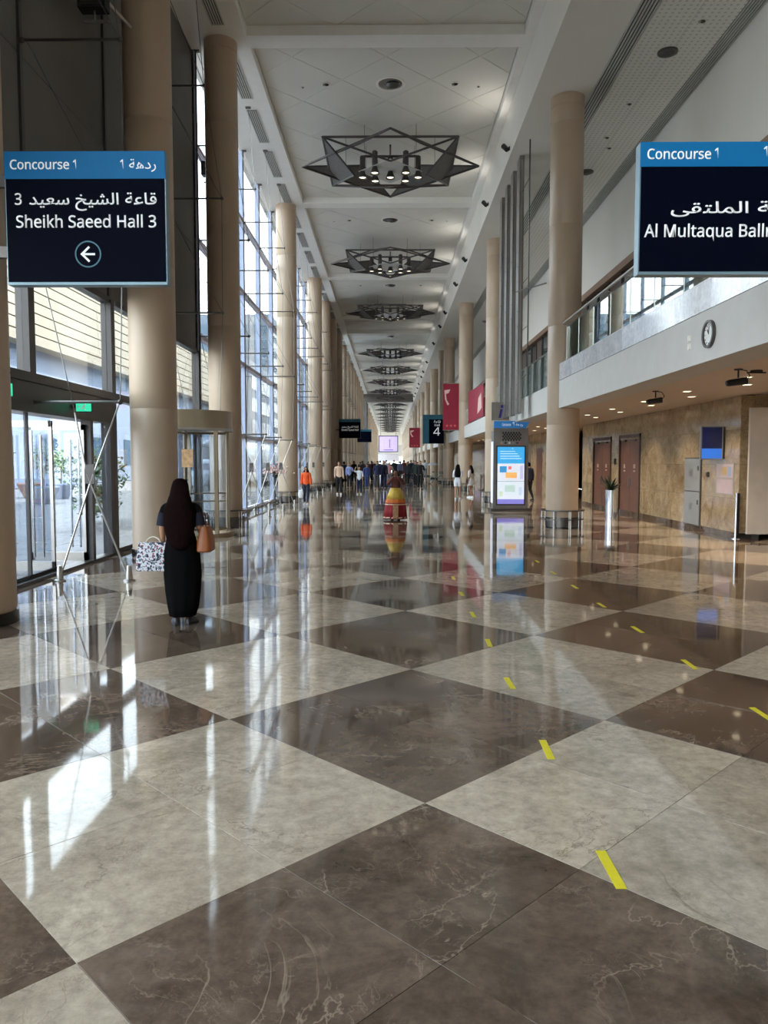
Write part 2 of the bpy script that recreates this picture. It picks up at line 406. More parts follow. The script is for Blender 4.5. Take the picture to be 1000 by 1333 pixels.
# linear grilles of the right soffit: dark slot with slats
def grille(x0, x1, y0, y1, z, n, name='ceiling_grille', across=False):
    o = struct(MB().box(x0, x1, y0, y1, z-0.006, z+0.02).build(name, M_SLOT))
    w = (x1-x0)/n
    for k in range(n+1):
        MB().box(x0+k*w-w*0.27, x0+k*w+w*0.27, y0, y1, z-0.03, z-0.004).build('slat', M_SLAT, o)
    return o
for k, (a, b) in enumerate([(Y0, 21.4), (21.4, 35.2), (35.2, 49), (49, 62.8), (62.8, 97.4), (97.4, 160)]):
    grille(5.42, 5.80, a, b, ZR, 5); grille(7.75, 8.08, a, b, ZR, 5)
# perforated ceiling field between the grilles, panel by panel
def perf_mat():
    m = bpy.data.materials.new('perforated_ceiling'); m.use_nodes = True; nt = m.node_tree; b = nt.nodes['Principled BSDF']
    g = nt.nodes.new('ShaderNodeNewGeometry'); mp = nt.nodes.new('ShaderNodeMapping'); mp.inputs['Scale'].default_value = (1/0.145,)*3
    nt.links.new(g.outputs['Position'], mp.inputs[0])
    v = nt.nodes.new('ShaderNodeTexVoronoi'); v.inputs['Randomness'].default_value = 0; v.inputs['Scale'].default_value = 1
    sx = nt.nodes.new('ShaderNodeSeparateXYZ'); cx = nt.nodes.new('ShaderNodeCombineXYZ'); nt.links.new(mp.outputs[0], sx.inputs[0]); nt.links.new(sx.outputs[0], cx.inputs[0]); nt.links.new(sx.outputs[1], cx.inputs[1])
    nt.links.new(cx.outputs[0], v.inputs['Vector']); r = nt.nodes.new('ShaderNodeValToRGB'); r.color_ramp.elements[0].position = 0.16; r.color_ramp.elements[1].position = 0.26
    r.color_ramp.elements[0].color = lin((202, 198, 190))+(1,); r.color_ramp.elements[1].color = lin((236, 231, 222))+(1,)
    nt.links.new(v.outputs['Distance'], r.inputs[0]); nt.links.new(r.outputs[0], b.inputs['Base Color']); b.inputs['Roughness'].default_value = 0.8
    return m
M_PERF = perf_mat()
perf = struct(MB().box(5.82, 7.73, Y0, 160, ZR-0.004, ZR+0.02).build('ceiling_field', M_SLOT))
y = 6.0; n = 0
while y < 62:
    for x0, x1 in ((5.84, 6.77), (6.78, 7.71)):
        MB().box(x0, x1, y, y+1.715, ZR-0.014, ZR-0.005).build('ceiling_panel', M_PERF, perf); n += 1
    y += 1.725
MB().box(5.84, 7.71, y, 160, ZR-0.014, ZR-0.005).build('ceiling_panel', M_PERF, perf)
# left soffit: four grilles a bay
for bi, (a, b) in enumerate(bays):
    if b < 5 or a > 100: continue
    for k in range(4 if b-a > 10 else 2):
        y = a+0.7+k*3.35
        grille(-4.68, -4.36, y, y+2.55, ZB, 5)
# ---- end walls, roof edge
struct(MB().box(XL-0.5, 13, Y0-0.3, Y0, 0, 14.5).build('wall_back', M_WHITE))
# ---- upper right wall, mezzanine storefront
struct(MB().box(8.12, 13, Y0, 160, 8.85, ZR).build('wall_right_upper', M_WHITE))
struct(MB().box(8.10, 8.5, Y0, 160, 8.60, 8.85).build('trim_2', M_BRSTRIP))
M_STORE = mat('store_glass', (60, 76, 80), 0.04, 0.0, var=0.25, scale=0.35, coat=1.0, spec=1.0)
M_STOREB = mat('store_brown', (96, 74, 62), 0.3, var=0.2, scale=0.8)
wf = struct(MB().box(8.34, 8.5, Y0, 160, 4.0, 8.60).build('window_3', M_DFRAME))
y = 4.0; k = 0
while y < 64:
    w = 1.52
    MB().box(8.29, 8.335, y, y+w, 4.08, 7.1).build('pane', M_STORE if k % 5 else M_STOREB, wf)
    MB().box(8.29, 8.335, y, y+w, 7.18, 8.55).build('pane', M_STORE if k % 3 else M_STOREB, wf)
    MB().box(8.24, 8.33, y+w, y+w+0.08, 4.0, 8.6).build('mullion', M_DFRAME, wf)
    y += w+0.08; k += 1
MB().box(8.29, 8.335, y, 160, 4.08, 8.55).build('pane', M_STORE, wf)
# ---- mezzanine: slab, fascia, marble band
struct(MB().box(XF+0.62, 13, Y0, 160, 3.46, 4.07).build('wall_right_mezzanine_slab', M_SOFF))
struct(MB().box(XF, XF+0.62, Y0, 160, 3.32, 4.07).build('wall_right_fascia', [M_FASC]))
struct(MB().box(XF+0.615, XR+0.1, Y0, 160, 3.43, 3.458).build('ceiling_lower', M_SOFF))
band = struct(MB().box(XF+0.03, XF+0.3, Y0, 21.3, 4.07, 4.49).build('trim_3', M_GROUT))
y = 4.2
while y < 21.2:
    MB().box(XF-0.012, XF+0.028, y, min(21.3, y+1.42), 4.075, 4.495).build('stone_panel', M_BAND, band); y += 1.425
MB().box(XF-0.012, XF+0.32, 4.2, 21.3, 4.497, 4.52).build('coping', M_BAND, band)
# ---- lower right wall: marble slabs from the corner (18.6) to the recess (33.7), then on
wr = struct(MB().box(XR+0.03, XR+0.4, 18.64, 33.7, 0, 3.45).build('wall_right', M_GROUT))
ys = [18.6, 20.1, 21.6, 23.1, 24.6, 25.9, 28.3, 29.3, 31.9, 33.7]
zs = [0.12, 0.95, 1.78, 2.62, 3.43]
for a, b in zip(ys, ys[1:]):
    for c, d in zip(zs, zs[1:]):
        if (a, b) in ((25.9, 28.3), (29.3, 31.9)) and d < 3: continue
        MB().box(XR, XR+0.03, a+0.003, b-0.003, c+0.003, d-0.003).build('stone_panel', M_WALLM, wr)
MB().box(XR-0.012, XR+0.03, 18.6, 33.7, 0, 0.12).build('skirting', M_DARK, wr)
for c, d in zip(zs, zs[1:]): MB().box(XR+0.001, XR+0.32, 18.57, 18.6, c+0.003, d-0.003).build('stone_panel', M_WALLM, wr)
MB().box(XR+0.33, 12.9, 18.57, 18.9, 3.15, 3.45).build('stone_panel', M_WALLM, wr)
wr2 = struct(MB().box(XR+0.03, XR+0.4, 38.5, 160, 0, 3.45).build('wall_right_far', M_GROUT))
y = 38.5
while y < 158:
    w = 1.5 if y < 75 else 6
    MB().box(XR, XR+0.03, y, y+w-0.006, 0.0, 3.43).build('stone_panel', M_WALLM, wr2); y += w
struct(MB().box(XR+2.6, XR+2.9, 33.7, 38.5, 0, 3.45).build('wall_recess', M_WALLM))
struct(MB().box(XR+0.4, XR+2.9, 33.6, 33.7, 0, 3.45).build('wall_recess_side', M_WALLM))
struct(MB().box(12.6, 12.9, Y0, 18.7, 0, 3.45).build('wall_right_near', M_SOFF))
struct(MB().box(12.95, 13.2, Y0, Y1, 0, 14.5).build('wall_right_outer', M_WHITE))
struct(MB().box(XR+0.4, 12.95, 160, 161, 0, ZR).build('wall_right_return', M_WHITE))

# ---- doors of the right wall
def wood_door(n, ya, yb, label):
    d = struct(bpy.data.objects.new('door_%d' % n, None)); COL.objects.link(d); d.location = (XR, (ya+yb)/2, 0); w = (yb-ya)/2
    MB().box(-0.03, 0.10, -w, -w+0.10, 0, 2.78).box(-0.03, 0.10, w-0.10, w, 0, 2.78).box(-0.03, 0.10, -w, w, 2.68, 2.80).build('door_frame', M_WOODD, d)
    for s in (-1, 1):
        a, b = sorted((s*0.006, s*(w-0.105)))
        lf = MB().box(0.02, 0.07, a, b, 0.01, 2.675).build('door_leaf', M_WOOD, d)
        MB().box(-0.012, 0.018, a+0.03 if s > 0 else b-0.09, a+0.09 if s > 0 else b-0.03, 0.98, 1.28).build('push_plate', M_STEEL, lf)
        MB().box(-0.004, 0.018, (a+b)/2-0.09, (a+b)/2+0.09, 1.62, 1.76).box(-0.004, 0.018, (a+b)/2-0.09, (a+b)/2+0.09, 1.50, 1.55).build('notice', mat('notice_pale', (196, 176, 160), 0.5), lf)
        MB().box(-0.05, 0.018, (a+b)/2-0.16, (a+b)/2+0.16, 2.56, 2.62).build('door_closer', M_DSTEEL, lf)
    return d
wood_door(1, 25.9, 28.3, ''); wood_door(2, 29.3, 31.9, '')
d = struct(MB().box(XR-0.02, XR-0.001, 42.6, 44.2, 0, 2.6).build('door_3', M_WOOD))
MB().box(XR-0.05, XR-0.021, 42.7, 42.78, 0.95, 1.2).build('door_handle', M_STEEL, d)

# ================================================================== left side: curtain wall, porch
TR = [11.8+3.45*k for k in range(-6, 24)]                       # mullion and truss lines
ZT = [0.06, 2.78, 5.45, 8.12, 10.72, 13.25]
def curtain(n, ya, yb, fine=True):
    w = struct(bpy.data.objects.new('window_%d' % n, None)); COL.objects.link(w); w.location = (XL, 0, 0)
    lines = [y for y in TR if ya-0.1 < y < yb+0.1] if fine else [ya+k*6.9 for k in range(int((yb-ya)/6.9)+1)]
    if not lines or lines[0] > ya+0.3: lines = [ya]+lines
    if lines[-1] < yb-0.3: lines.append(yb)
    for y in lines:
        MB().box(-0.05, 0.10, y-0.045, y+0.045, 0, 13.285).box(0.10, 0.14, y-0.02, y+0.02, 0, 13.285, 1).build('mullion', [M_BFRAME, M_DFRAME], w)
    for a, b in zip(lines, lines[1:]):
        for z in ZT[1:-1]:
            MB().box(-0.05, 0.12, a+0.046, b-0.046, z-0.07, z+0.07).build('transom', M_PFRAME, w)
        MB().box(-0.08, 0.10, a+0.046, b-0.046, 0, 0.10).build('sill', M_PFRAME, w)
        for c, d_ in zip(ZT, ZT[1:]):
            MB().box(-0.006, 0.006, a+0.046, b-0.046, c+0.07 if c > 1 else 0.11, d_-0.07).build('pane', G_WALL, w)
    return w
curtain(1, 22.15, 56.0); curtain(2, Y0, 4.9); curtain(4, 71.0, 131.0); curtain(5, 138.0, Y1, False)  # the second run, out of view, is added to light the foreground
# opaque dark panels over the two entrances
def porch(ya, yb, tagname):
    w = struct(bpy.data.objects.new(tagname, None)); COL.objects.link(w); w.location = (XL, 0, 0)
    lines = [y for y in TR if ya-0.1 < y < yb+0.1]
    if lines[0] > ya+0.3: lines = [ya]+lines
    if lines[-1] < yb-0.3: lines.append(yb)
    for a, b in zip(lines, lines[1:]):
        for c, d_ in ((5.06, 7.9), (7.92, 10.8), (10.82, 13.285)):
            MB().box(-0.08, 0.02, a+0.05, b-0.05, c, d_).build('wall_panel', M_DGREY, w)
        MB().box(-0.10, 0.08, a, b, 4.94, 5.055).build('transom', M_DFRAME, w)
        MB().box(-0.006, 0.006, a+0.10, b-0.10, 3.22, 4.94).build('pane', G_WALL, w)
        MB().box(-0.10, 0.12, a, b, 3.06, 3.20).build('transom', M_DFRAME, w)
    for y in lines:
        MB().box(-0.10, 0.10, y-0.10, y+0.10, 3.06 if y < 15 else 0, 5.0).build('mullion', M_DFRAME, w)
        MB().box(-0.10, 0.06, y-0.045, y+0.045, 5.06, 13.285).build('mullion', M_DFRAME, w)
    return w
pw = porch(4.9, 22.15, 'wall_left'); pw2 = porch(56.0, 71.0, 'wall_left_far')
MB().box(-0.3, -0.1, 0.1+56, 71, 0, 5).build('wall_panel', M_WOODD, pw2)

# glass sliding doors under the transom (8.5 .. 15.15)
dr = struct(bpy.data.objects.new('door_4', None)); COL.objects.link(dr); dr.location = (XL, 0, 0)
MB().box(-0.35, 0.10, 4.95, 15.14, 2.60, 3.05).build('door_header', M_DFRAME, dr)
MB().box(-0.12, 0.12, 4.95, 15.14, 0.001, 0.05).build('door_sill', M_DSTEEL, dr)
MB().box(-0.08, 0.10, 14.0, 14.12, 0.05, 2.6).box(-0.08, 0.10, 14.98, 15.14, 0.05, 2.6).build('door_post', M_DFRAME, dr)
py = [5.0, 6.6, 8.3, 9.7, 10.8, 11.7, 12.6]
for a, b in zip(py, py[1:]):
    lf = MB().box(-0.008, 0.008, a+0.03, b-0.03, 0.08, 2.58).build('door_leaf', G_DOOR, dr)
    MB().box(-0.03, 0.03, a, a+0.035, 0.05, 2.6).box(-0.03, 0.03, a+0.035, b, 0.05, 0.11).build('leaf_frame', M_BLACK, lf)
MB().box(-0.008, 0.008, 14.14, 14.96, 0.08, 2.58).build('door_pane', G_DOOR, dr)
# the open pair of leaves with their tall chrome pull handles
for k, (ly, ang) in enumerate(((12.62, 0), (13.95, 0))):
    s = 1 if k == 0 else -1
    lf = MB().box(-0.95, -0.05, ly-0.01, ly+0.01, 0.06, 2.5).build('door_leaf', G_DOOR, dr)
    MB().box(-1.0, -0.95, ly-0.03, ly+0.03, 0.05, 2.52).box(-0.05, 0.0, ly-0.03, ly+0.03, 0.05, 2.52).box(-1.0, 0, ly-0.03, ly+0.03, 0.05, 0.2).box(-1.0, 0, ly-0.03, ly+0.03, 2.42, 2.52).build('leaf_frame', M_STEEL, lf)
    for hx in (-0.82, -0.62, -0.30, -0.15):
        MB().tube((hx, ly-0.09*s, 0.28), (hx, ly-0.09*s, 2.28), 0.02, 10).tube((hx, ly, 0.5), (hx, ly-0.09*s, 0.5), 0.012).tube((hx, ly, 2.0), (hx, ly-0.09*s, 2.0), 0.012).build('pull_handle', M_CHROME, lf, True)
# glazing between the doors and the revolving door
wn6 = struct(bpy.data.objects.new('window_6', None)); COL.objects.link(wn6); wn6.location = (XL, 0, 0)
for a, b in ((15.36, 17.0), (17.08, 18.0), (20.4, 22.05)):
    MB().box(-0.006, 0.006, a, b, 0.10, 3.05).build('pane', G_WALL, wn6)
    MB().box(-0.06, 0.06, a, b, 0.0, 0.10).box(-0.06, 0.06, a-0.04, a, 0, 3.05).box(-0.06, 0.06, b, b+0.04, 0, 3.05).build('window_frame', M_DFRAME, wn6)

# far end of the hall
wf = struct(bpy.data.objects.new('window_7', None)); COL.objects.link(wf); wf.location = (0, Y1, 0)
MB().box(XL, 13, 0, 0.2, 8.0, 14.1).build('wall_panel', M_WHITE, wf)
MB().box(XL, 13, 0, 0.2, 3.6, 8.0).build('wall_panel', M_FASC, wf)
for k in range(6): MB().box(XL+k*3.1+0.06, XL+k*3.1+3.04, 0.05, 0.07, 0, 3.5).build('pane', G_WALL, wf); MB().box(XL+k*3.1-0.05, XL+k*3.1+0.05, 0, 0.2, 0, 3.6).build('mullion', M_DFRAME, wf)
struct(MB().box(XL, 3.9, 131.2, 132.6, 12.0, 13.285).box(XL, -4.0, 131.2, 137.8, 0, 12.0).build('wall_portal', M_DGREY))
struct(MB().box(XF, XF+8, 161, Y1, 0, ZR).build('wall_right_end', M_WHITE))

# ================================================================== columns
def column(h):
    r0 = 0.45; prof = [(r0-0.012, 0.14), (r0-0.012, 0.16)]
    z = 0.16
    while z+2.72 < h-0.4:
        prof += [(r0, z+0.006), (r0, z+2.70), (r0-0.006, z+2.712)]; z += 2.72
    prof += [(r0, z+0.006), (r0, h-0.30), (r0-0.012, h-0.295), (r0-0.012, h-0.285), (r0, h-0.28), (r0, h)]
    root = thing('column', '', 'column')
    MB().lathe(prof, 40).build('shaft', M_STONE, root, True)
    MB().lathe([(r0+0.02, 0), (r0+0.02, 0.14), (r0-0.02, 0.141)], 40).build('plinth', M_BLACKST, root, True)
    return root
cl0 = column(ZB); cr0 = column(ZR)
LCOL = [(-4.78, 8.7, 'round beige stone column cut by the left edge of the photo, behind the left hanging sign'),
        (-4.66, 15.2, 'round beige stone column directly behind the woman in black'),
        (-4.66, 21.8, 'round beige stone column beside the revolving door, its top in full view'),
        (-4.68, 35.2, 'pale stone column between the glass wall and the woman in orange'),
        (-4.75, 49.0, 'pale stone column just past the woman in orange, second along the glass wall'),
        (-4.75, 55.9, 'pale stone column at the far end of the first glass wall, beside the dark entrance')]
first = True
for x, y, lb in LCOL:
    o = cl0 if first else copy_tree(cl0); first = False; o.location = (x, y, 0); relabel(o, lb)
for y in [62.8, 69.8]:
    o = copy_tree(cl0); o.location = (-4.75, y, 0); relabel(o, 'brown shaded column in front of the dark far entrance on the left', 'columns of the far dark entrance')
for y in COLY[6:]+[76.7, 90.5, 104.3, 118.1]:
    o = copy_tree(cl0); o.location = (-4.75, y, 0); relabel(o, 'distant pale column in the row along the left side', 'distant columns on the left')
first = True
for k, y in enumerate(COLY):
    o = cr0 if first else copy_tree(cr0); first = False; o.location = (4.86 if k == 1 else 4.78, y, 0)
    if k == 0: relabel(o, 'round beige stone column holding the right hanging sign')
    elif k == 1: relabel(o, 'large round beige column on the right, with a bench ring and the planter beyond it')
    elif k == 2: relabel(o, 'pale stone column behind the lit map kiosk and metal fins')
    elif k == 3: relabel(o, 'pale stone column holding the big red banner, behind the two women in white')
    elif k == 4: relabel(o, 'pale column between the big red banner and the number four sign')
    elif k == 5: relabel(o, 'pale column right behind the number four sign')
    else: relabel(o, 'distant pale column in the row along the right side', 'distant columns on the right')

# bench ring round a column foot
def bench():
    root = thing('ring_bench', '', 'bench')
    ro, ri = 0.62, 0.47; n = 32
    MB().lathe([(ri, 0.47), (ro, 0.47), (ro, 0.50), (ri, 0.50), (ri, 0.47)], n, caps=False).build('seat_rail', M_DSTEEL, root, True)
    MB().lathe([(ro-0.03, 0.23), (ro, 0.23), (ro, 0.26), (ro-0.03, 0.26), (ro-0.03, 0.23)], n, caps=False).build('lower_rail', M_DSTEEL, root, True)
    for k in range(8):
        a = 2*PI*k/8+0.2; c, s = math.cos(a), math.sin(a)
        MB().tube((c*0.60, s*0.60, 0), (c*0.60, s*0.60, 0.47), 0.018, 8).tube((c*0.50, s*0.50, 0), (c*0.50, s*0.50, 0.47), 0.014, 8).build('leg', M_STEEL, root, True)
    MB().lathe([(0.475, 0.03), (0.485, 0.03), (0.485, 0.30), (0.475, 0.30)], n, caps=False).build('kick_band', M_DSTEEL, root, True)
    return root
b0 = bench(); b0.location = (4.86, 21.75, 0); relabel(b0, 'steel ring bench round the large right column')
for x, y, lb in ((-4.66, 21.8, 'steel ring bench at the column beside the revolving door'), (-4.68, 35.2, 'steel ring bench left of the woman in orange'),
                 (-4.75, 49.0, 'steel ring bench right of the woman in orange'), (-4.75, 55.9, 'steel ring bench left of the man in the beige jacket'),
                 (4.78, 35.2, 'steel ring bench at the column just left of the map kiosk'), (4.78, 49, 'steel ring bench behind the two women in white'), (4.78, 62.8, 'steel ring bench beside the decorated bicycle')):
    o = copy_tree(b0); o.location = (x, y, 0); relabel(o, lb)

# ================================================================== cable trusses along the glass
def truss():
    root = thing('cable_truss', '', 'cable brace')
    # local: x=0 at glass (XL), root placed at (XL, y, 0)
    ends = [(1.42, 2.76), (1.52, 5.42), (1.54, 8.1), (1.15, 10.7)]
    for x, z in ends:
        MB().tube((0.06, 0, z), (x, 0, z), 0.022, 8).ball((0.08, 0, z), 0.045, 8, 6).ball((x, 0, z), 0.042, 8, 6).build('strut', M_DSTEEL, root, True)
    r = 0.009
    c = MB(); pts = [(0.95, 0, ZB)]+[(x, 0, z) for x, z in reversed(ends)]
    c.path(pts, r, 6); c.build('front_cable', M_CABLE, root, True)
    c = MB()
    c.tube((0.14, 0, ZB-0.02), (ends[3][0], 0, ends[3][1]), r, 6)
    for k in (3, 2): c.tube((0.14, 0, ends[k][1]), (ends[k-1][0], 0, ends[k-1][1]), r, 6)
    c.tube((0.14, 0, 5.4), (0.72, 0, 2.6), r, 6)
    c.build('diagonal_cable', M_CABLE, root, True)
    MB().tube((0.72, 0, 2.6), (0.88, 0, 1.66), 0.014, 6).tube((0.88, 0, 1.66), (1.45, 0, 0.16), 0.016, 8).build('brace_rod', M_STEEL, root, True)
    MB().tube((1.42, 0, 2.78), (0.98, 0, 1.66), 0.014, 6).tube((0.98, 0, 1.66), (0.46, 0, 0.16), 0.016, 8).build('brace_rod', M_STEEL, root, True)
    MB().cbox(0.93, 0, 1.66, 0.14, 0.03, 0.30).build('clevis_plate', M_DSTEEL, root)
    for x, s in ((1.50, 1), (0.42, -1)):
        MB().lathe([(0.09, 0), (0.09, 0.02), (0.055, 0.035), (0.035, 0.24), (0.0, 0.25)], 14, (x, 0, 0)).build('foot', M_STEEL, root, True)
    for bx_ in (0.95, 0.16): MB().cbox(bx_, 0, ZB-0.03, 0.16, 0.10, 0.04).build('ceiling_bracket', M_DSTEEL, root)
    return root
t0 = truss(); tl = [y for y in TR if 11 < y < 131 and not (56 < y < 71) and abs(y-15.25) > 1]
for i, y in enumerate(tl):
    o = t0 if i == 0 else copy_tree(t0); o.location = (XL, y, 0)
    if i == 0: relabel(o, 'cable brace in front of the glass doors, crossed rods and two feet in view')
    elif i == 1: relabel(o, 'cable brace between the two big left columns, in front of the dark panels')
    elif y < 57: relabel(o, 'thin steel cable brace before the tall left glass wall, %s from the viewer' % ['first', 'second', 'third', 'fourth', 'fifth', 'sixth', 'seventh', 'eighth', 'ninth', 'tenth', 'eleventh'][i-2], 'cable braces of the glass wall')
    else: relabel(o, 'tiny cable brace far down the left side', 'distant cable braces')
for o in [q for q in bpy.data.objects if q.name.startswith('cable_truss') and (abs(q.location.y-18.7) < 0.1 or abs(q.location.y-22.15) < 0.1)]:
    gone = [c for c in o.children if c.name.startswith(('brace_rod', 'clevis', 'foot'))]+[c for c in o.children if c.name.startswith('strut')][:1]
    for c in gone: bpy.data.objects.remove(c)
# low floor rail along the glass
for a, b, lb in ((23.0, 34.4, 'low steel floor rail along the glass wall, nearer length'), (36.2, 48.2, 'low steel floor rail along the glass wall, farther length')):
    t = thing('floor_rail', lb, 'rail', (-5.0, a, 0))
    MB().tube((0, 0, 0.17), (0, b-a, 0.17), 0.035, 10).build('rail_tube', M_STEEL, t, True)
    k = 0.3
    while k < b-a: MB().tube((0, k, 0), (0, k, 0.15), 0.025, 8).lathe([(0.07, 0), (0.07, 0.012)], 12, (0, k, 0)).build('post', M_DSTEEL, t, True); k += 1.9

# ================================================================== revolving door
rd = thing('revolving_door', 'revolving door drum with bronze frame and curved header between the two big left columns', 'revolving door', (-5.12, 19.2, 0))
R_ = 1.12
MB().lathe([(0.0, 2.62), (R_+0.05, 2.62), (R_+0.05, 3.08), (0, 3.10)], 48).build('header', M_GOLD, rd, True)
MB().lathe([(R_+0.051, 2.60), (R_+0.075, 2.60), (R_+0.075, 2.66), (R_+0.051, 2.66), (R_+0.051, 2.60)], 48, caps=False).build('header_trim', M_STEEL, rd, True)
MB().lathe([(R_-0.03, 0.0), (R_+0.06, 0.0), (R_+0.06, 0.10), (R_-0.03, 0.10), (R_-0.03, 0)], 48, caps=False).build('base_ring', M_GOLD, rd, True)
for a0, a1 in ((-100, -35), (35, 100)):
    n = 12; mb = MB()
    for k in range(n):
        a, b = math.radians(a0+(a1-a0)*k/n), math.radians(a0+(a1-a0)*(k+1)/n)
        mb.add([(R_*math.cos(a), R_*math.sin(a), .1), (R_*math.cos(b), R_*math.sin(b), .1), (R_*math.cos(b), R_*math.sin(b), 2.62), (R_*math.cos(a), R_*math.sin(a), 2.62)], [(0, 1, 2, 3)])
    mb.build('curved_pane', G_DOOR, rd, True)
for a in (-100, -35, 35, 100):
    a = math.radians(a); MB().cbox(R_*math.cos(a), R_*math.sin(a), 1.33, 0.09, 0.09, 2.6).build('post', M_GOLD, rd)
for k in range(3):
    a = math.radians(20+120*k); c, s = math.cos(a), math.sin(a)
    wv = MB().prism([(0.04*c, 0.04*s, 0.12), (1.0*c, 1.0*s, 0.12), (1.0*c, 1.0*s, 2.58), (0.04*c, 0.04*s, 2.58)], (-s*0.012, c*0.012, 0)).build('wing', G_DOOR, rd)
    MB().tube((1.02*c, 1.02*s, 0.08), (1.02*c, 1.02*s, 2.6), 0.03, 6).tube((0, 0, 0.14), (1.02*c, 1.02*s, 0.14), 0.04, 6).tube((0, 0, 2.56), (1.02*c, 1.02*s, 2.56), 0.03, 6).tube((0.1*c, 0.1*s, 1.05), (1.0*c, 1.0*s, 1.05), 0.018, 6).tube((0.1*c, 0.1*s, 0.85), (1.0*c, 1.0*s, 0.85), 0.018, 6).build('wing_frame', M_GOLD, wv, True)
MB().tube((0, 0, 0.02), (0, 0, 2.62), 0.05, 12).build('shaft', M_GOLD, rd, True)
MB().box(0.22, 0.48, -R_-0.02, -R_, 1.72, 2.14).build('notice', mat('notice_amber', (190, 150, 106), 0.5, var=0.3, scale=12), rd)

# ================================================================== hanging signs
def sign(x0, x1, y, z0, z1, label, kind):
    w = x1-x0; h = z1-z0
    t = thing('wayfinding_sign', label, 'sign', ((x0+x1)/2, y, z0))
    MB().box(-w/2, w/2, 0.0, 0.13, 0, h).build('cabinet', M_EDGE, t)
    hb = h*0.205 if kind == 'L' else h*0.185
    MB().box(-w/2+0.012, w/2-0.012, -0.008, 0.0, 0.03, h-hb).build('sign_face', M_NAVY, t)
    MB().box(-w/2+0.002, w/2-0.002, -0.010, 0.0, h-hb, h).build('header_band', M_BLUE, t)
    return t, w, h
# left sign: pixel frame of its face is 5..213 x 196..368
tL, w, h = sign(-4.15, -2.415, 8.45, 3.765, 5.17, 'blue and navy hanging sign reading Sheikh Saeed Hall 3 with a left arrow', 'L')
def lx(px): return -w/2+(px-4)/212*w
def lz(py): return h-(py-196)/174*h
text(sans('Concourse'), lx(12), lx(90), lz(219), 0.096, -0.0101, tL); text(sans('1'), lx(95), lx(99), lz(219), 0.096, -0.0101, tL)
text(sans('1'), lx(157), lx(161), lz(219), 0.096, -0.0101, tL); text(shape_ar('ردهة'), lx(169), lx(204), lz(219), 0.10, -0.0101, tL, fat=0.0)
text(shape_ar('قاعة الشيخ سعيد'), lx(36), lx(204), lz(265), 0.12, -0.0081, tL, fat=0.008); text(sans('3'), lx(17), lx(26), lz(265), 0.118, -0.0081, tL, fat=0.012)
text(sans('Sheikh Saeed Hall 3'), lx(18), lx(203), lz(295), 0.125, -0.0081, tL, fat=0.012)
ax, az = lx(112), lz(330)
mb = MB(); n = 36
for k in range(n):
    a, b = 2*PI*k/n, 2*PI*(k+1)/n
    mb.prism([(ax+r*math.cos(q), -0.0081, az+r*math.sin(q)) for r, q in ((0.128, a), (0.142, a), (0.142, b), (0.128, b))], (0, -0.004, 0))
mb.build('arrow_ring', M_RING, tL)
MB().box(ax-0.065, ax+0.075, -0.0125, -0.0081, az-0.011, az+0.011).prism([(ax-0.082, -0.0081, az), (ax-0.066, -0.0081, az-0.016), (ax+0.022, -0.0081, az+0.070), (ax+0.006, -0.0081, az+0.086)], (0, -0.0046, 0)).prism([(ax-0.082, -0.0081, az), (ax-0.066, -0.0081, az+0.016), (ax+0.022, -0.0081, az-0.070), (ax+0.006, -0.0081, az-0.086)], (0, -0.0046, 0)).build('arrow', M_TXT, tL)
MB().box(-w/2-0.25, -w/2, 0.03, 0.10, 0.3, 0.42).box(-w/2-0.25, -w/2, 0.03, 0.10, 1.05, 1.17).build('bracket', M_DSTEEL, tL)
# right sign, partly out of frame
tR, w, h = sign(2.445, 4.25, 7.75, 3.695, 4.965, 'blue and navy hanging sign reading Al Multaqua Ballroom, cut by the right edge', 'R')
def rx(px): return -w/2+(px-832)/1024*7.75
def rz(py): return h-(py-185)/172*h
text(sans('Concourse'), rx(841), rx(923), rz(207), 0.095, -0.0101, tR); text(sans('1'), rx(927.5), rx(932), rz(206), 0.095, -0.0101, tR)
text(sans('1'), rx(990.5), rx(995), rz(204), 0.095, -0.0101, tR); text(shape_ar('ردهة'), rx(1003), rx(1040), rz(204), 0.10, -0.0101, tR, fat=0.0)
text(shape_ar('قاعة الملتقى'), rx(873), rx(1043), rz(277), 0.11, -0.0081, tR, fat=0.008)
text(sans('Al Multaqua Ballroom'), rx(839), rx(1046), rz(308), 0.118, -0.0081, tR, fat=0.012)
MB().box(w/2, w/2+0.16, 0.03, 0.10, 0.3, 0.42).box(w/2, w/2+0.16, 0.03, 0.10, 0.9, 1.02).build('bracket', M_DSTEEL, tR)
# far signs
def farsign(x0, x1, y, z0, z1, label, face=M_NAVY, band_m=M_TEAL, side=None, rows=(), hb=0.16):
    w, h = x1-x0, z1-z0; t = thing('wayfinding_sign', label, 'sign', ((x0+x1)/2, y, z0))
    MB().box(-w/2, w/2, 0, 0.16, 0, h).build('cabinet', side or M_DFRAME, t)
    MB().box(-w/2+0.01, w/2-0.01, -0.01, 0, 0.01, h*(1-hb)).build('sign_face', face, t)
    MB().box(-w/2+0.01, w/2-0.01, -0.012, 0, h*(1-hb), h).build('header_band', band_m, t)
    MB().box(w/2 if x0 > 0 else -w/2-0.3, w/2+0.3 if x0 > 0 else -w/2, 0.03, 0.1, h*0.4, h*0.4+0.12).build('bracket', M_DSTEEL, t)
    for (s, a, b, z, hh) in rows: text(s, -w/2+a*w, -w/2+b*w, z*h, hh, -0.0121, t, fat=0.0)
    return t
farsign(-4.15, -2.40, 62.5, 3.75, 5.30, 'dark hanging sign far down on the left, by the dark entrance', rows=((shape_ar('قاعة الشيخ سعيد'), .12, .9, .55, .16), (sans('Sheikh Saeed Hall'), .12, .9, .38, .16)))
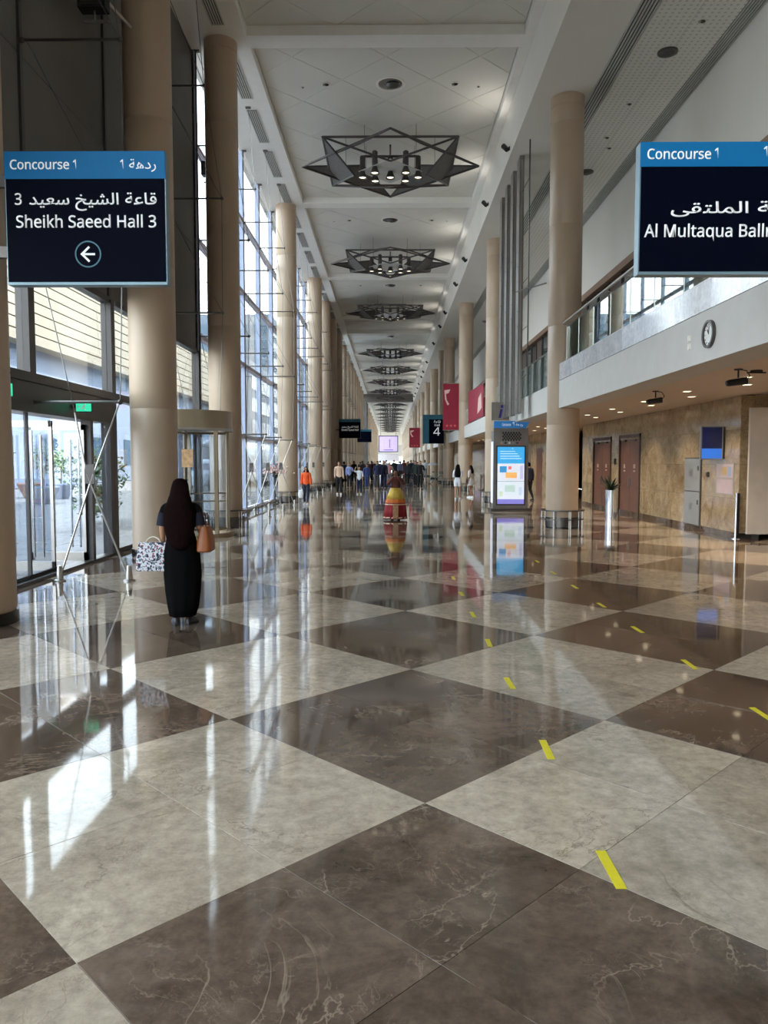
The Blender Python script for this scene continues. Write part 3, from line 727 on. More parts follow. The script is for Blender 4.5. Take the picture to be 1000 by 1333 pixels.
farsign(-4.15, -2.35, 97.3, 4.3, 5.9, 'small dark sign farthest down on the left')
t4 = farsign(2.62, 4.33, 62.2, 3.3, 5.62, 'navy hanging sign with a large white number 4', rows=((shape_ar('قاعة'), .52, .84, .72, .2), (sans('Hall'), .56, .80, .60, .18), (sans('4'), .50, .82, .28, .66)))
MB().box(-0.84, -0.35, -0.013, -0.0101, 0.03, 1.93).build('teal_stripe', M_TEAL, t4)
def banner(x0, x1, y, z0, z1, label):
    w, h = x1-x0, z1-z0; t = thing('hanging_banner', label, 'banner', ((x0+x1)/2, y, z0))
    MB().box(-w/2, w/2, -0.01, 0.01, 0, h).build('cloth', M_RED, t)
    MB().tube((-w/2, 0, h+0.02), (w/2+0.25, 0, h+0.02), 0.025, 8).tube((-w/2, 0, -0.02), (w/2+0.2, 0, -0.02), 0.025, 8).build('rod', M_STEEL, t, True)
    pts = [(-0.42, .86), (-0.05, .88), (-0.15, .80), (-0.32, .78), (-0.28, .66), (-0.12, .56), (-0.22, .53), (-0.38, .66)]
    MB().prism([(a*w, -0.011, b*h) for a, b in pts], (0, -0.003, 0)).build('print_swash', mat('banner_pale', (226, 190, 180), 0.6), t)
    mb = MB()
    for a in (-0.25, 0.0, 0.25): mb.tube((a*w, -0.010, .09*h), (a*w, -0.014, .09*h), w*0.07, 12)
    mb.build('print_dots', mat('banner_pink', (222, 96, 84), 0.6), t)
    return t
banner(3.34, 4.35, 48.9, 3.86, 6.75, 'tall red banner hanging beside the pale column, nearest of the hanging banners')
banner(2.75, 4.3, 111.2, 3.9, 6.7, 'small distant red banner far down on the right')
bn = thing('balustrade_banner', 'red banner stretched along the mezzanine railing between two pale columns', 'banner', (4.675, 38.9, 0))
MB().prism([(0, 0, 4.15), (0, 7.4, 4.15), (0, 7.4, 6.0), (0, 0, 5.75)], (0.02, 0, 0)).build('cloth', M_RED, bn)
MB().prism([(-0.002, 0.6, 4.6), (-0.002, 2.6, 4.4), (-0.002, 2.2, 5.2), (-0.002, 0.9, 5.4)], (-0.003, 0, 0)).build('print_swash', MATS['banner_pale'], bn)
# big screen far down the hall
t = thing('overhead_screen', 'lavender lit screen hanging over the far end of the hall', 'screen', (-0.35, 150, 3.7))
MB().box(-1.9, 1.9, 0, 0.3, 0, 3.2).build('casing', M_BLACK, t)
MB().box(-1.75, 1.75, -0.02, 0, 0.15, 3.05).build('screen_face', mat('screen_lavender', (196, 178, 236), 0.4, var=0.08, emit=0.42), t)
MB().box(0.2, 0.35, -0.03, -0.021, 0.8, 2.5).box(-0.9, 0.9, -0.03, -0.021, 0.35, 0.5).build('screen_figure', mat('screen_violet', (120, 96, 170), 0.4, emit=0.25), t)
MB().tube((-1.5, 0.15, 3.2), (-1.5, 0.15, 9.84), 0.03, 6).tube((1.5, 0.15, 3.2), (1.5, 0.15, 9.84), 0.03, 6).build('hanger', M_DSTEEL, t)
t = thing('counter_board', 'bright white board under the lavender screen at the far end', 'board', (-0.3, 152, 0))
MB().box(-2.1, 2.1, 0, 0.2, 1.9, 3.3).build('board_face', mat('board_white', (224, 220, 226), 0.4, emit=0.25), t)
MB().box(-2.1, -1.9, 0, 0.2, 0, 1.9).box(1.9, 2.1, 0, 0.2, 0, 1.9).build('leg', M_DSTEEL, t)

# ================================================================== chandeliers
def chandelier():
    root = thing('star_chandelier', '', 'chandelier')
    s = 2.25; r = 0.04
    def star(rot, z0, dz, inn, mesh_sides, tag_):
        c, sn = math.cos(rot), math.sin(rot)
        T = lambda x, y, z: (x*c-y*sn, x*sn+y*c, z0+z)
        cs = [(-s, -s), (s, -s), (s, s), (-s, s)]
        fr = MB()
        for k in range(4): fr.tube(T(*cs[k], 0), T(*cs[(k+1) % 4], 0), r, 6)
        inner = [(0, -inn), (inn, 0), (0, inn), (-inn, 0)]
        for k in range(4):
            for q in (k, (k+1) % 4): fr.tube(T(*cs[q], 0), T(*inner[k], dz), r*0.9, 6)
        fr.build('frame', M_ROD, root, True)
        for k in mesh_sides:
            a, b, d = T(*cs[k], 0), T(*cs[(k+1) % 4], 0), T(*inner[k], dz)
            MB().prism([a, b, d], (0, 0, 0.015)).build('mesh_panel', M_MESHP, root)
    star(0, 0.0, -0.42, 1.30, (1, 3), 'a')
    star(PI/4, -0.12, 0.42, 1.45, (1, 2), 'b')
    MB().prism([(0, -1.15, -0.30), (1.15, 0, -0.30), (0, 1.15, -0.30), (-1.15, 0, -0.30)], (0, 0, 0.02)).build('glass_plate', mat('pale_plate', (206, 206, 202), 0.25), root)
    for k, (x, y) in enumerate(((0, 0), (0.55, 0.35), (-0.55, 0.35), (0.55, -0.45), (-0.55, -0.45), (1.0, 0.0), (-1.0, 0.0))):
        lp = MB().lathe([(0.10, 0.02), (0.10, 0.42), (0.05, 0.46)], 12, (x, y, -0.2)).lathe([(0.17, -0.34), (0.09, -0.12), (0.10, 0.02)], 12, (x, y, -0.2), caps=False).build('lamp', M_ROD, root, True)
        MB().lathe([(0.12, -0.30), (0.12, -0.29)], 12, (x, y, -0.2)).build('bulb', M_LAMPIN, lp)
    mb = MB()
    for x, y in ((-0.9, -0.9), (0.9, -0.9), (0.9, 0.9), (-0.9, 0.9), (-1.6, 0), (1.6, 0)): mb.tube((x, y, 0), (x, y, ZC-12.58), 0.008, 5)
    mb.build('cable', M_CABLE, root)
    MB().box(-0.95, 0.95, -0.03, 0.03, 0.20, 0.27).box(-0.03, 0.03, -0.95, 0.95, 0.20, 0.27).build('cross_bar', M_ROD, root)
    return root
ch0 = chandelier(); i = 0
ords = ['nearest', 'second nearest', 'third nearest', 'fourth', 'fifth', 'sixth']
for (a, b) in bays:
    if b-a < 10 or b < 15: continue
    o = ch0 if i == 0 else copy_tree(ch0); o.location = (0, (a+b)/2-0.05, 12.58)
    if i < 3: relabel(o, 'star-shaped metal chandelier under the coffered ceiling, %s to the viewer' % ords[i])
    elif i < 6: relabel(o, 'star-shaped metal chandelier, %s from the viewer along the ceiling' % ords[i])
    else: relabel(o, 'distant star-shaped chandelier, one of the flattened row near the far end', 'distant star chandeliers')
    i += 1
# round downlights and small spots in each coffer
def downlight(r, inner):
    t = thing('ceiling_downlight', '', 'ceiling light')
    MB().lathe([(r*0.80, 0.03), (r*0.84, -0.02), (r, -0.015), (r, 0.0)], 28, caps=False).build('rim', M_WHITE, t, True)
    MB().lathe([(0.0, 0.0), (r*0.8, 0.0)], 28, caps=False).build('reflector', inner, t)
    MB().ball((r*0.2, 0, -0.03), r*0.42, 12, 8, sc=(1.2, 1, 0.45)).build('lamp_head', M_DSTEEL, t, True)
    return t
M_REFL = mat('reflector_grey', (150, 150, 146), 0.25, 0.5)
dl0 = downlight(0.46, M_REFL); ds0 = downlight(0.13, M_STEEL); k = 0; first = True; fs = True
for bi, (a, b) in enumerate([q for q in bays if q[1]-q[0] > 10 and 5 < q[1] < 100]):
    for yy in (a+2.9, b-2.9) if a < 8 else (a+2.9,):
        o = dl0 if first else copy_tree(dl0); o.location = (0, yy, ZC-0.004)
        if 24 < yy < 25: relabel(o, 'large round recessed downlight in front of the nearest chandelier')
        elif 8 < yy < 20: relabel(o, 'large round downlight at the top edge of the photo', 'downlights at the top edge')
        elif 36 < yy < 40: relabel(o, 'round recessed downlight between the nearest and second chandelier')
        else: relabel(o, 'tiny round downlight in the ceiling further along', 'far round downlights')
        first = False
        for x, dy, sc in ((-2.0, 0, 1), (2.0, 0, 1), (-2.0, 7.4, 1), (2.0, 7.4, 1), (-2.75, 0.2, .45), (2.75, 0.2, .45)):
            if yy > 60 or yy+dy > b-0.4: continue
            q = ds0 if fs else copy_tree(ds0); fs = False; q.location = (x, yy+dy, ZC-0.004); q.scale = (sc,)*3
            relabel(q, 'small round spot lamp set in the pale coffered ceiling', 'small ceiling spots')
# track spots on the drop face right of the coffer
def face_spot():
    t = thing('track_spotlight', '', 'spotlight')
    MB().cbox(-0.02, 0, 0, 0.04, 0.10, 0.10).tube((-0.02, 0, 0), (-0.14, 0, 0.0), 0.015, 6).build('mount', M_BLACK, t)
    MB().tube((-0.10, -0.10, -0.08), (-0.20, 0.06, 0.10), 0.075, 12, 0.085).build('housing', M_BLACK, t, True)
    light('spot_lamp', 'SPOT', (-0.26, 0, 0.14), 22, (1, 0.97, 0.92), t, size=0.15, spot=math.radians(150), blend=0.8, direction=(-0.75, 0, 0.66))
    return t
fs0 = face_spot(); first = True
for k in range(0, 9):
    for dy in (-4.2, 4.2-8.4+8.4):
        y = 21.5+13.8*k+dy+(7 if k > 3 else 0)
        if y > 130: continue
        o = fs0 if first else copy_tree(fs0); first = False; o.location = (3.88, y, 12.0)
        if k == 0 and dy < 0: relabel(o, 'small black spotlight on the white ceiling edge near the top, topmost of its row')
        else: relabel(o, 'small black spotlight on the white ceiling edge right of the chandeliers', 'spotlights on the ceiling edge')
# round openings and lamps of the perforated field
def field_lamp():
    t = thing('ceiling_speaker', '', 'ceiling fitting')
    MB().lathe([(0.24, 0.0), (0.24, -0.03), (0.19, -0.035)], 24, (0, 0, 0)).build('rim', M_DSTEEL, t, True)
    MB().ball((0, 0, -0.03), 0.19, 16, 8, sc=(1, 1, 0.35)).build('dome', M_MESHP, t, True)
    return t
f0 = field_lamp(); ff = True
for y, x in ((14.3, 6.85), (16.6, 6.9), (19.3, 6.7), (27.0, 6.7), (41.0, 6.7), (43.2, 6.7), (55, 6.7)):
    o = f0 if ff else copy_tree(f0); ff = False; o.location = (x, y, ZR-0.016)
    lb = {19.3: 'round dark ceiling dome in the perforated strip right above the large right column', 16.6: 'round grey fitting in the perforated strip at the very top right'}.get(y)
    relabel(o, lb or 'round grey fitting in the perforated ceiling strip', None if lb else 'round fittings in the perforated strip')
for y, x in ((15.4, 6.9), (18.0, 7.0), (22.0, 6.6), (24.2, 6.6), (25.0, 6.9)):
    q = copy_tree(ds0); q.location = (x, y, ZR-0.018); q.scale = (0.8,)*3; relabel(q, 'small round spot lamp in the perforated ceiling strip', 'spots in the perforated strip')
# recessed downlights and hanging projectors under the mezzanine
def square_light():
    t = thing('recessed_light', '', 'ceiling light')
    MB().box(-0.085, 0.085, -0.085, 0.085, -0.012, 0).build('frame', M_WHITE, t); MB().box(-0.065, 0.065, -0.065, 0.065, -0.016, -0.0125).build('diffuser', M_WARMIN, t)
    light('recessed_lamp', 'SPOT', (0, 0, -0.05), 52, (1, 0.82, 0.62), t, size=0.03, spot=math.radians(110), blend=0.6)
    return t
s0 = square_light(); first = True
for k in range(20):
    for x in (6.65, 7.3):
        y = (8.7 if x < 7 else 7.2)+2.9*k
        if y > 60: continue
        o = s0 if first else copy_tree(s0); first = False; o.location = (x, y, 3.429)
        relabel(o, 'small square lit downlight in the low ceiling under the mezzanine', 'square downlights under the mezzanine')
def projector():
    t = thing('gobo_projector', '', 'projector')
    MB().lathe([(0.07, -0.02), (0.07, 0)], 14).tube((0, 0, 0), (0, 0, -0.15), 0.015, 8).build('stem', M_BLACK, t, True)
    MB().tube((-0.16, 0.02, -0.24), (0.14, -0.02, -0.20), 0.055, 14, 0.065).tube((-0.19, 0.02, -0.245), (-0.16, 0.02, -0.24), 0.045, 14).build('housing', M_BLACK, t, True)
    MB().path([(0.13, 0, -0.20), (0.2, 0, -0.12), (0.14, 0, -0.03), (0.02, 0, -0.01)], 0.008, 6).build('cable', M_BLACK, t)
    return t
p0 = projector(); p0.location = (5.95, 17.4, 3.43); relabel(p0, 'black projector hanging under the mezzanine, farther and smaller of the two')
o = copy_tree(p0); o.location = (5.95, 13.3, 3.43); relabel(o, 'black projector hanging under the mezzanine, nearer and larger, at the right edge')
light('added_warm_spot', 'SPOT', (-0.15, 0, -0.28), 420, (1, 0.72, 0.42), p0, size=0.03, spot=math.radians(52), blend=0.35, direction=(0.45, -0.3, -0.85))  # both warm spots are added, standing in for doorway sun on the floor
light('added_warm_spot', 'SPOT', (-0.15, 0, -0.28), 420, (1, 0.72, 0.42), o, size=0.03, spot=math.radians(52), blend=0.35, direction=(0.45, 0.35, -0.85))
t = thing('ceiling_camera', 'flat black ceiling mount beside the nearer hanging projector', 'camera', (6.35, 13.5, 3.43))
MB().lathe([(0.10, -0.03), (0.10, 0)], 16).build('plate', M_BLACK, t, True); MB().box(-0.16, 0.16, -0.02, 0.02, -0.05, -0.03).build('arm', M_BLACK, t)

# ================================================================== mezzanine railing
rl = thing('mezzanine_railing', 'glass railing with steel handrail above the marble band, upper right', 'railing', (XF+0.06, 0, 4.52))
y = 4.3
while y < 20.6:
    b = min(y+1.36, 20.75)
    MB().box(-0.006, 0.006, y, b-0.02, 0.0, 0.90).build('pane', G_RAIL, rl)
    MB().tube((-0.0, b-0.01, 0), (-0.0, b-0.01, 0.93), 0.016, 8).tube((0, b-0.01, 0.93), (-0.10, b-0.01, 0.97), 0.012, 6).build('post', M_STEEL, rl, True)
    y += 1.38
MB().tube((-0.10, 4.3, 1.0), (-0.10, 20.75, 1.0), 0.03, 12).build('handrail', M_STEEL, rl, True)
MB().tube((0.0, 4.3, 0.92), (0.0, 20.75, 0.92), 0.016, 8).build('top_rail', M_DSTEEL, rl, True)
for a, b, lb in ((22.3, 34.6, 'glass railing of the mezzanine behind the metal fins'), (35.8, 48.4, 'glass railing of the mezzanine behind the stretched red banner'), (49.7, 62.2, 'glass railing of the mezzanine past the red banner')):
    rl2 = thing('mezzanine_railing', lb, 'railing', (XF+0.06, 0, 4.07))
    y = a
    while y < b-0.5:
        MB().box(-0.006, 0.006, y, min(y+1.36, b), 0.0, 1.0).build('pane', G_RAIL, rl2); y += 1.38
    MB().tube((0, a, 1.03), (0, b, 1.03), 0.022, 8).build('handrail', M_STEEL, rl2, True)
# clock and small plate on the fascia
ck = thing('wall_clock', 'round black-rimmed wall clock on the fascia below the railing', 'clock', (XF, 11.34, 3.70))
RX = Matrix.Rotation(-PI/2, 4, 'Z')
def disc(mb, r, x0, x1, n=36): return mb.tube((x0, 0, 0), (x1, 0, 0), r, n)
mb = MB(); n = 36
for k in range(n):
    a, b = 2*PI*k/n, 2*PI*(k+1)/n
    mb.prism([(-0.05, r*math.cos(q), r*math.sin(q)) for r, q in ((0.165, a), (0.20, a), (0.20, b), (0.165, b))], (0.05, 0, 0))
mb.build('rim', M_DSTEEL, ck)
disc(MB(), 0.166, -0.02, -0.001).build('dial', mat('clock_dial', (236, 234, 230), 0.4), ck)
for k in range(12):
    a = k*PI/6; c, s = math.cos(a), math.sin(a)
    MB().tube((-0.022, c*0.125, s*0.125), (-0.022, c*0.152, s*0.152), 0.006, 4).build('hour_mark', M_BLACK, ck)
MB().tube((-0.026, 0, 0), (-0.026, 0.05, 0.07), 0.006, 4).build('hour_hand', M_BLACK, ck); MB().tube((-0.029, 0, 0), (-0.029, -0.02, 0.12), 0.004, 4).build('minute_hand', M_BLACK, ck)
t = thing('wall_plate', 'small white twin plate on the fascia left of the clock', 'wall plate', (XF, 12.1, 3.68))
MB().box(-0.025, 0, -0.04, 0.04, 0.03, 0.12).box(-0.025, 0, -0.04, 0.04, -0.10, -0.01).build('plate', M_WHITE, t)

# ================================================================== metal fins
fin = thing('metal_fin', '', 'metal fin')
MB().box(-0.075, 0.075, 0, 0.55, 3.45, 11.74).build('fin_body', mat('fin_metal', (150, 148, 146), 0.3, 0.85), fin)
MB().box(-0.02, 0.02, -0.05, 0, 3.5, 11.6).build('edge_rib', M_STEEL, fin)
for k in range(16): MB().cbox(-0.085, 0.1, 3.9+k*0.48, 0.02, 0.05, 0.03).build('stud', M_CHROME, fin)
for k, lb in enumerate(('nearest and tallest-looking of the four metal fins', 'second of the four metal fins', 'third of the four metal fins', 'farthest of the four metal fins')):
    o = fin if k == 0 else copy_tree(fin); o.location = (4.27, 25.6+1.32*k, 0.0); relabel(o, lb)
t = thing('fin_ladder', 'thin vertical rod with short rungs beside the metal fins', 'rod', (4.3, 24.35, 0))
MB().tube((0, 0, 4.0), (0, 0, 11.74), 0.022, 8).build('rod', M_DSTEEL, t, True)
for k in range(5): MB().tube((0, 0, 4.6+1.5*k), (-0.02, 1.22, 4.6+1.5*k), 0.012, 6).build('rung', M_DSTEEL, t)
MB().tube((-0.25, 1.1, 7.35), (0.03, -2.6, 6.8), 0.02, 8).build('tie_arm', M_DSTEEL, t)

# ================================================================== kiosk
kx0, kx1, kY = 3.86, 5.16, 28.8
kk = thing('map_kiosk', 'lit map kiosk with blue header strip and tall directory screen', 'kiosk', ((kx0+kx1)/2, kY, 0))
hw = (kx1-kx0)/2
M_KIO = mat('kiosk_grey', (138, 134, 132), 0.35, 0.5)
MB().box(-hw-0.1, hw+0.1, -0.15, 0.75, 0, 0.10).build('base', M_DSTEEL, kk)
MB().box(-hw, hw, 0, 0.6, 0.10, 3.0).build('body', M_KIO, kk)
MB().box(-hw-0.02, -hw-0.001, 0.04, 0.56, 0.3, 2.6).build('side_light', mat('kiosk_side', (222, 224, 240), 0.4, emit=0.25), kk)
MB().box(-hw+0.10, hw-0.10, -0.03, 0, 0.22, 2.45).build('screen_frame', M_DFRAME, kk)
def scr(name, x0, x1, z0, z1, rgb, e=0.3, y=-0.04):
    return MB().box(x0, x1, y, y+0.009, z0, z1).build(name, mat('scr_%d_%d_%d' % rgb, rgb, 0.3, var=0.05, scale=6, emit=e), kk)
a, b = -hw+0.15, hw-0.15
scr('screen_header', a, b, 1.78, 2.40, (70, 176, 236)); scr('screen_map', a, b, 1.12, 1.78, (226, 232, 244)); scr('screen_plan', a, b, 0.45, 1.11, (222, 232, 242)); scr('screen_footer', a, b, 0.27, 0.45, (136, 130, 214))
scr('map_block', a+0.08, a+0.34, 1.45, 1.68, (70, 150, 210), y=-0.045); scr('map_block', a+0.40, a+0.52, 1.56, 1.68, (232, 120, 120), y=-0.045); scr('map_block', a+0.30, a+0.72, 1.24, 1.45, (250, 186, 110), y=-0.045)
scr('map_block', b-0.16, b-0.05, 1.2, 1.7, (198, 196, 232), y=-0.045)
scr('map_block', a+0.28, a+0.66, 0.72, 0.98, (192, 214, 206), y=-0.045); scr('map_block', a+0.08, a+0.2, 0.55, 0.75, (206, 220, 190), y=-0.045); scr('map_block', b-0.2, b-0.08, 0.6, 0.9, (196, 214, 236), y=-0.045)
for k in range(4): scr('map_line', a+0.1, b-0.1-0.08*k, 1.95+0.09*k, 1.98+0.09*k, (186, 226, 250), y=-0.045)
text(sans('1'), 0.02, 0.07, 2.27, 0.09, -0.046, kk)
MB().prism([(-hw, -0.06, 3.10), (hw-0.1, -0.06, 3.10), (hw+0.05, -0.06, 3.36), (-hw, -0.06, 3.36)], (0, 0.1, 0)).build('header_strip', mat('kiosk_blue', (40, 116, 180), 0.35, emit=0.15), kk)
text(sans('Concourse'), -0.35, -0.02, 3.18, 0.10, -0.061, kk); text(sans('1'), 0.03, 0.10, 3.15, 0.17, -0.061, kk); text(shape_ar('ردهة'), 0.16, 0.42, 3.18, 0.10, -0.061, kk)
mb = MB()
for r in range(5):
    for c in range(7):
        x = -0.30+c*0.10+(0.05 if r % 2 else 0); z = 2.66+r*0.065
        mb.prism([(x, -0.012, z-0.05), (x+0.038, -0.012, z), (x, -0.012, z+0.05), (x-0.038, -0.012, z)], (0, 0.011, 0))
mb.build('lattice', M_BLACK, kk)
for k, c in enumerate(((180, 150, 140), (60, 60, 64), (220, 220, 220), (150, 150, 160), (80, 80, 90), (206, 96, 70))):
    MB().tube((-0.35+k*0.145, -0.012, 2.55), (-0.35+k*0.145, -0.001, 2.55), 0.045, 14).build('icon', mat('icon_%d' % k, c, 0.5), kk)
MB().box(-hw+0.1, -hw+0.14, 0.2, 0.24, 3.0, 3.1).box(hw-0.14, hw-0.1, 0.2, 0.24, 3.0, 3.1).box(-hw, hw, 0.0, 0.04, 2.98, 3.1).build('header_support', M_KIO, kk)
# information plate over the kiosk
t = thing('information_plate', 'square grey plate with blue letter i above the map kiosk', 'sign', (4.12, 28.7, 3.37))
MB().box(-0.36, 0.30, 0, 0.06, 0, 0.68).build('plate', mat('plate_grey', (150, 144, 134), 0.35, 0.5), t)
mb = MB().prism([(-0.10, -0.006, 0.10), (-0.01, -0.006, 0.10), (0.05, -0.006, 0.42), (-0.04, -0.006, 0.42)], (0, 0.006, 0)); mb.tube((0.03, -0.006, 0.52), (0.03, 0, 0.52), 0.06, 14)
mb.build('letter_mark', mat('info_blue', (48, 38, 140), 0.4), t)
MB().box(-0.02, 0.02, 0.06, 0.10, 0.1, 0.6).build('bracket', M_DSTEEL, t)
# planter
pl = thing('planter', 'tall chrome cylinder planter with a dark green plant by the brown doors', 'planter', (7.27, 25.3, 0))
MB().lathe([(0.17, 0), (0.17, 0.03), (0.19, 0.04), (0.19, 0.92), (0.17, 0.92), (0.17, 0.85), (0.0, 0.85)], 32).build('cylinder', M_CHROME, pl, True)
def leaf(mb, base, az, ln, el, w, curl=0.6, m=0, n=4):
    b = Vector(base); d = Vector((math.cos(az), math.sin(az), 0)); sd = Vector((-math.sin(az), math.cos(az), 0)); v = []; e = el; p = b
    for k in range(n+1):
        t = k/n; ww = w*math.sin(PI*min(1, t*0.9+0.12)); v += [p+sd*ww, p-sd*ww]
        e2 = e-curl*t*1.6; p = p+(d*math.cos(e2)+Vector((0, 0, 1))*math.sin(e2))*ln/n
    mb.add(v, [(2*k, 2*k+1, 2*k+3, 2*k+2) for k in range(n)], m)
for k in range(26):
    mb = MB(); leaf(mb, (0, 0, 0.85), random.uniform(0, 2*PI), random.uniform(0.42, 0.68), random.uniform(0.6, 1.5), 0.05, 0.45); mb.build('leaf', mat('planter_leaf', (46, 62, 48), 0.3, var=0.3), pl, True)
# wall cabinets, screen, painted kiosk reflection, stanchion
cb = thing('wall_cabinet', 'tall grey steel twin-door service cabinet set on the marble wall', 'cabinet', (XR, 21.35, 0))
MB().box(-0.03, 0, -0.56, 0.56, 0.10, 1.96).build('frame', M_DSTEEL, cb)
for z0, z1 in ((0.13, 1.02), (1.05, 1.93)):
    dd = MB().box(-0.045, -0.031, -0.53, 0.53, z0, z1).build('door', mat('cabinet_steel', (176, 176, 172), 0.25, 0.4), cb)
    MB().cbox(-0.05, -0.42, z0+0.62, 0.015, 0.05, 0.12).build('handle', M_BLACK, dd); MB().box(-0.047, -0.0455, -0.05, 0.18, z0+0.40, z0+0.58).build('notice', mat('notice_grey', (120, 120, 124), 0.5), dd)
sc_ = thing('wall_screen', 'portrait screen with dark and blue picture mounted high on the marble wall', 'screen', (8.08, 19.4, 1.9))
MB().box(-0.29, 0.27, 0, 0.07, 0, 0.84).build('casing', M_STEEL, sc_)
MB().box(-0.26, 0.24, -0.006, 0, 0.28, 0.81).build('screen_face', mat('scr_dark', (20, 26, 70), 0.2, emit=0.1), sc_)
MB().box(-0.26, 0.24, -0.006, 0, 0.03, 0.279).build('screen_strip', mat('scr_blue', (48, 112, 214), 0.3, emit=0.25), sc_)
MB().box(0.27, 0.32, 0.0, 0.9, 0.02, 0.82).build('bracket', M_BLACK, sc_)
po = thing('painted_reflection', 'pale pink reflection of an unseen kiosk screen, painted on the marble below the wall screen', 'painted reflection', (XR, 19.35, 1.03))  # flat panel coloured as the mirror image of an unseen kiosk screen
MB().box(-0.012, 0, -0.52, 0.52, 0, 0.78).build('board', mat('reflection_pale', (176, 160, 150), 0.12), po)  # this board is only the flat panel of the painted reflection
for z0, z1, c in ((0.42, 0.76, (206, 184, 176)), (0.03, 0.38, (204, 182, 180))): MB().box(-0.015, -0.0125, -0.46, 0.46, z0, z1).build('mirrored_screen', mat('mirrored_screen_%d' % c[2], c, 0.3), po)
MB().box(-0.018, -0.0155, -0.12, 0.14, 0.50, 0.68).build('reflection_patch', mat('reflection_gold', (206, 170, 110), 0.4), po); MB().box(-0.018, -0.0155, -0.36, -0.2, 0.46, 0.70).build('reflection_patch', mat('reflection_blue', (160, 180, 206), 0.4), po)
t = thing('stanchion', 'slim black and chrome post standing at the corner of the marble wall', 'post', (8.3, 18.45, 0))
MB().lathe([(0.10, 0), (0.10, 0.02), (0.03, 0.03), (0.03, 1.10), (0.0, 1.11)], 18).build('post', M_CHROME, t, True); MB().box(0.031, 0.06, -0.05, 0.05, 0.03, 1.1).build('back_strip', M_BLACK, t)
t = thing('partition_panel', 'plain beige partition panel raised off the floor at the right edge', 'partition', (10.2, 18.25, 0))
MB().box(-1.72, 2.0, 0, 0.08, 0.13, 3.12).build('panel', mat('partition_beige', (206, 194, 178), 0.6), t)
MB().box(-1.5, -1.46, -0.15, 0.25, 0, 0.13).box(1.6, 1.64, -0.15, 0.25, 0, 0.13).box(-1.5, -1.46, -0.15, -0.11, 0.0, 0.13).build('foot', M_STEEL, t)
t = thing('call_point', 'small dark wall box between the two brown doors', 'wall box', (XR, 28.75, 1.75)); MB().box(-0.06, 0, -0.07, 0.07, 0, 0.22).build('box', M_DSTEEL, t); MB().box(-0.065, -0.061, -0.03, 0.03, 0.05, 0.12).build('button', M_BLACK, t)
t = thing('call_point', 'small dark wall box between the steel cabinet and the painted reflection', 'wall box', (XR, 20.35, 1.45)); MB().box(-0.06, 0, -0.05, 0.05, 0, 0.13).build('box', M_DSTEEL, t); MB().box(-0.065, -0.061, -0.02, 0.02, 0.04, 0.08).build('button', M_BLACK, t)

# ================================================================== exit signs, left bracket lamps
def exit_sign(x, y, z, lb):
    t = thing('exit_sign', lb, 'exit sign', (x, y, z))
    MB().box(-0.14, 0.14, 0, 0.04, 0, 0.19).build('case', M_DFRAME, t)
    MB().box(-0.13, 0.13, -0.004, 0, 0.01, 0.18).build('panel', M_EXIT, t)
    mb = MB(); mb.tube((0.03, -0.006, 0.145), (0.03, -0.004, 0.145), 0.014, 8)
    mb.prism([(0.0, -0.004, 0.12), (0.04, -0.004, 0.125), (0.01, -0.004, 0.08), (0.04, -0.004, 0.04), (0.03, -0.004, 0.03), (-0.01, -0.004, 0.07), (-0.05, -0.004, 0.04), (-0.055, -0.004, 0.05), (-0.02, -0.004, 0.085)], (0, -0.002, 0))
    mb.prism([(-0.10, -0.004, 0.09), (-0.07, -0.004, 0.11), (-0.07, -0.004, 0.07)], (0, -0.002, 0)); mb.build('pictogram', M_TXT, t)
    MB().box(-0.30, -0.14, 0.01, 0.03, 0.06, 0.12).build('hanger', M_DFRAME, t)
exit_sign(-5.25, 13.2, 2.70, 'green lit exit sign above the glass doors, in full view')
exit_sign(-5.32, 10.6, 2.74, 'green lit exit sign at the left edge of the photo')
for x, y, z, lb in ((-4.95, 13.6, 9.75, 'dark box floodlight beside the left column, near the top left corner'), (-5.02, 22.45, 10.2, 'dark box floodlight on the gap of glass left of the second column')):
    t = thing('floodlight', lb, 'floodlight', (x, y, z))
    MB().box(-0.35, 0.12, -0.12, 0.12, -0.22, 0.16).build('housing', M_BLACK, t); MB().box(-0.3, 0.07, -0.13, -0.121, -0.18, 0.12).build('front_glass', M_DSTEEL, t)
    MB().box(-0.30, 0.15, -0.02, 0.02, -0.42, -0.38).tube((-0.1, 0, -0.4), (-0.1, 0, -0.2), 0.015, 6).tube((0.05, 0, 0), (0.22, -0.42 if y > 20 else 0.9, 0), 0.03, 6).build('bracket', M_STEEL, t)

# ================================================================== yellow tape marks
k = 0
for X, ys_ in ((1.005, [3.39, 4.845, 6.33, 7.76, 9.22, 10.68, 12.14]), (2.735, [5.54, 6.94, 8.40, 9.84, 11.3, 12.75, 14.2])):
    names = ['nearest', 'second nearest', 'third', 'fourth', 'fifth', 'sixth', 'seventh']
    for k, y in enumerate(ys_):
        row = 'row right of the centre' if X < 2 else 'row at the right edge'
        w = 0.024; sk = random.uniform(-0.01, 0.01)
        o = MB().prism([(X-w, y-0.165, 0.0012), (X+w, y-0.165, 0.0012), (X+w+sk, y+0.165, 0.0012), (X-w+sk, y+0.165, 0.0012)], (0, 0, 0.0012)).build('floor_tape', M_YEL)
        tag(o, 'yellow tape mark on the floor, %s in the %s' % (names[k], row), 'tape mark')

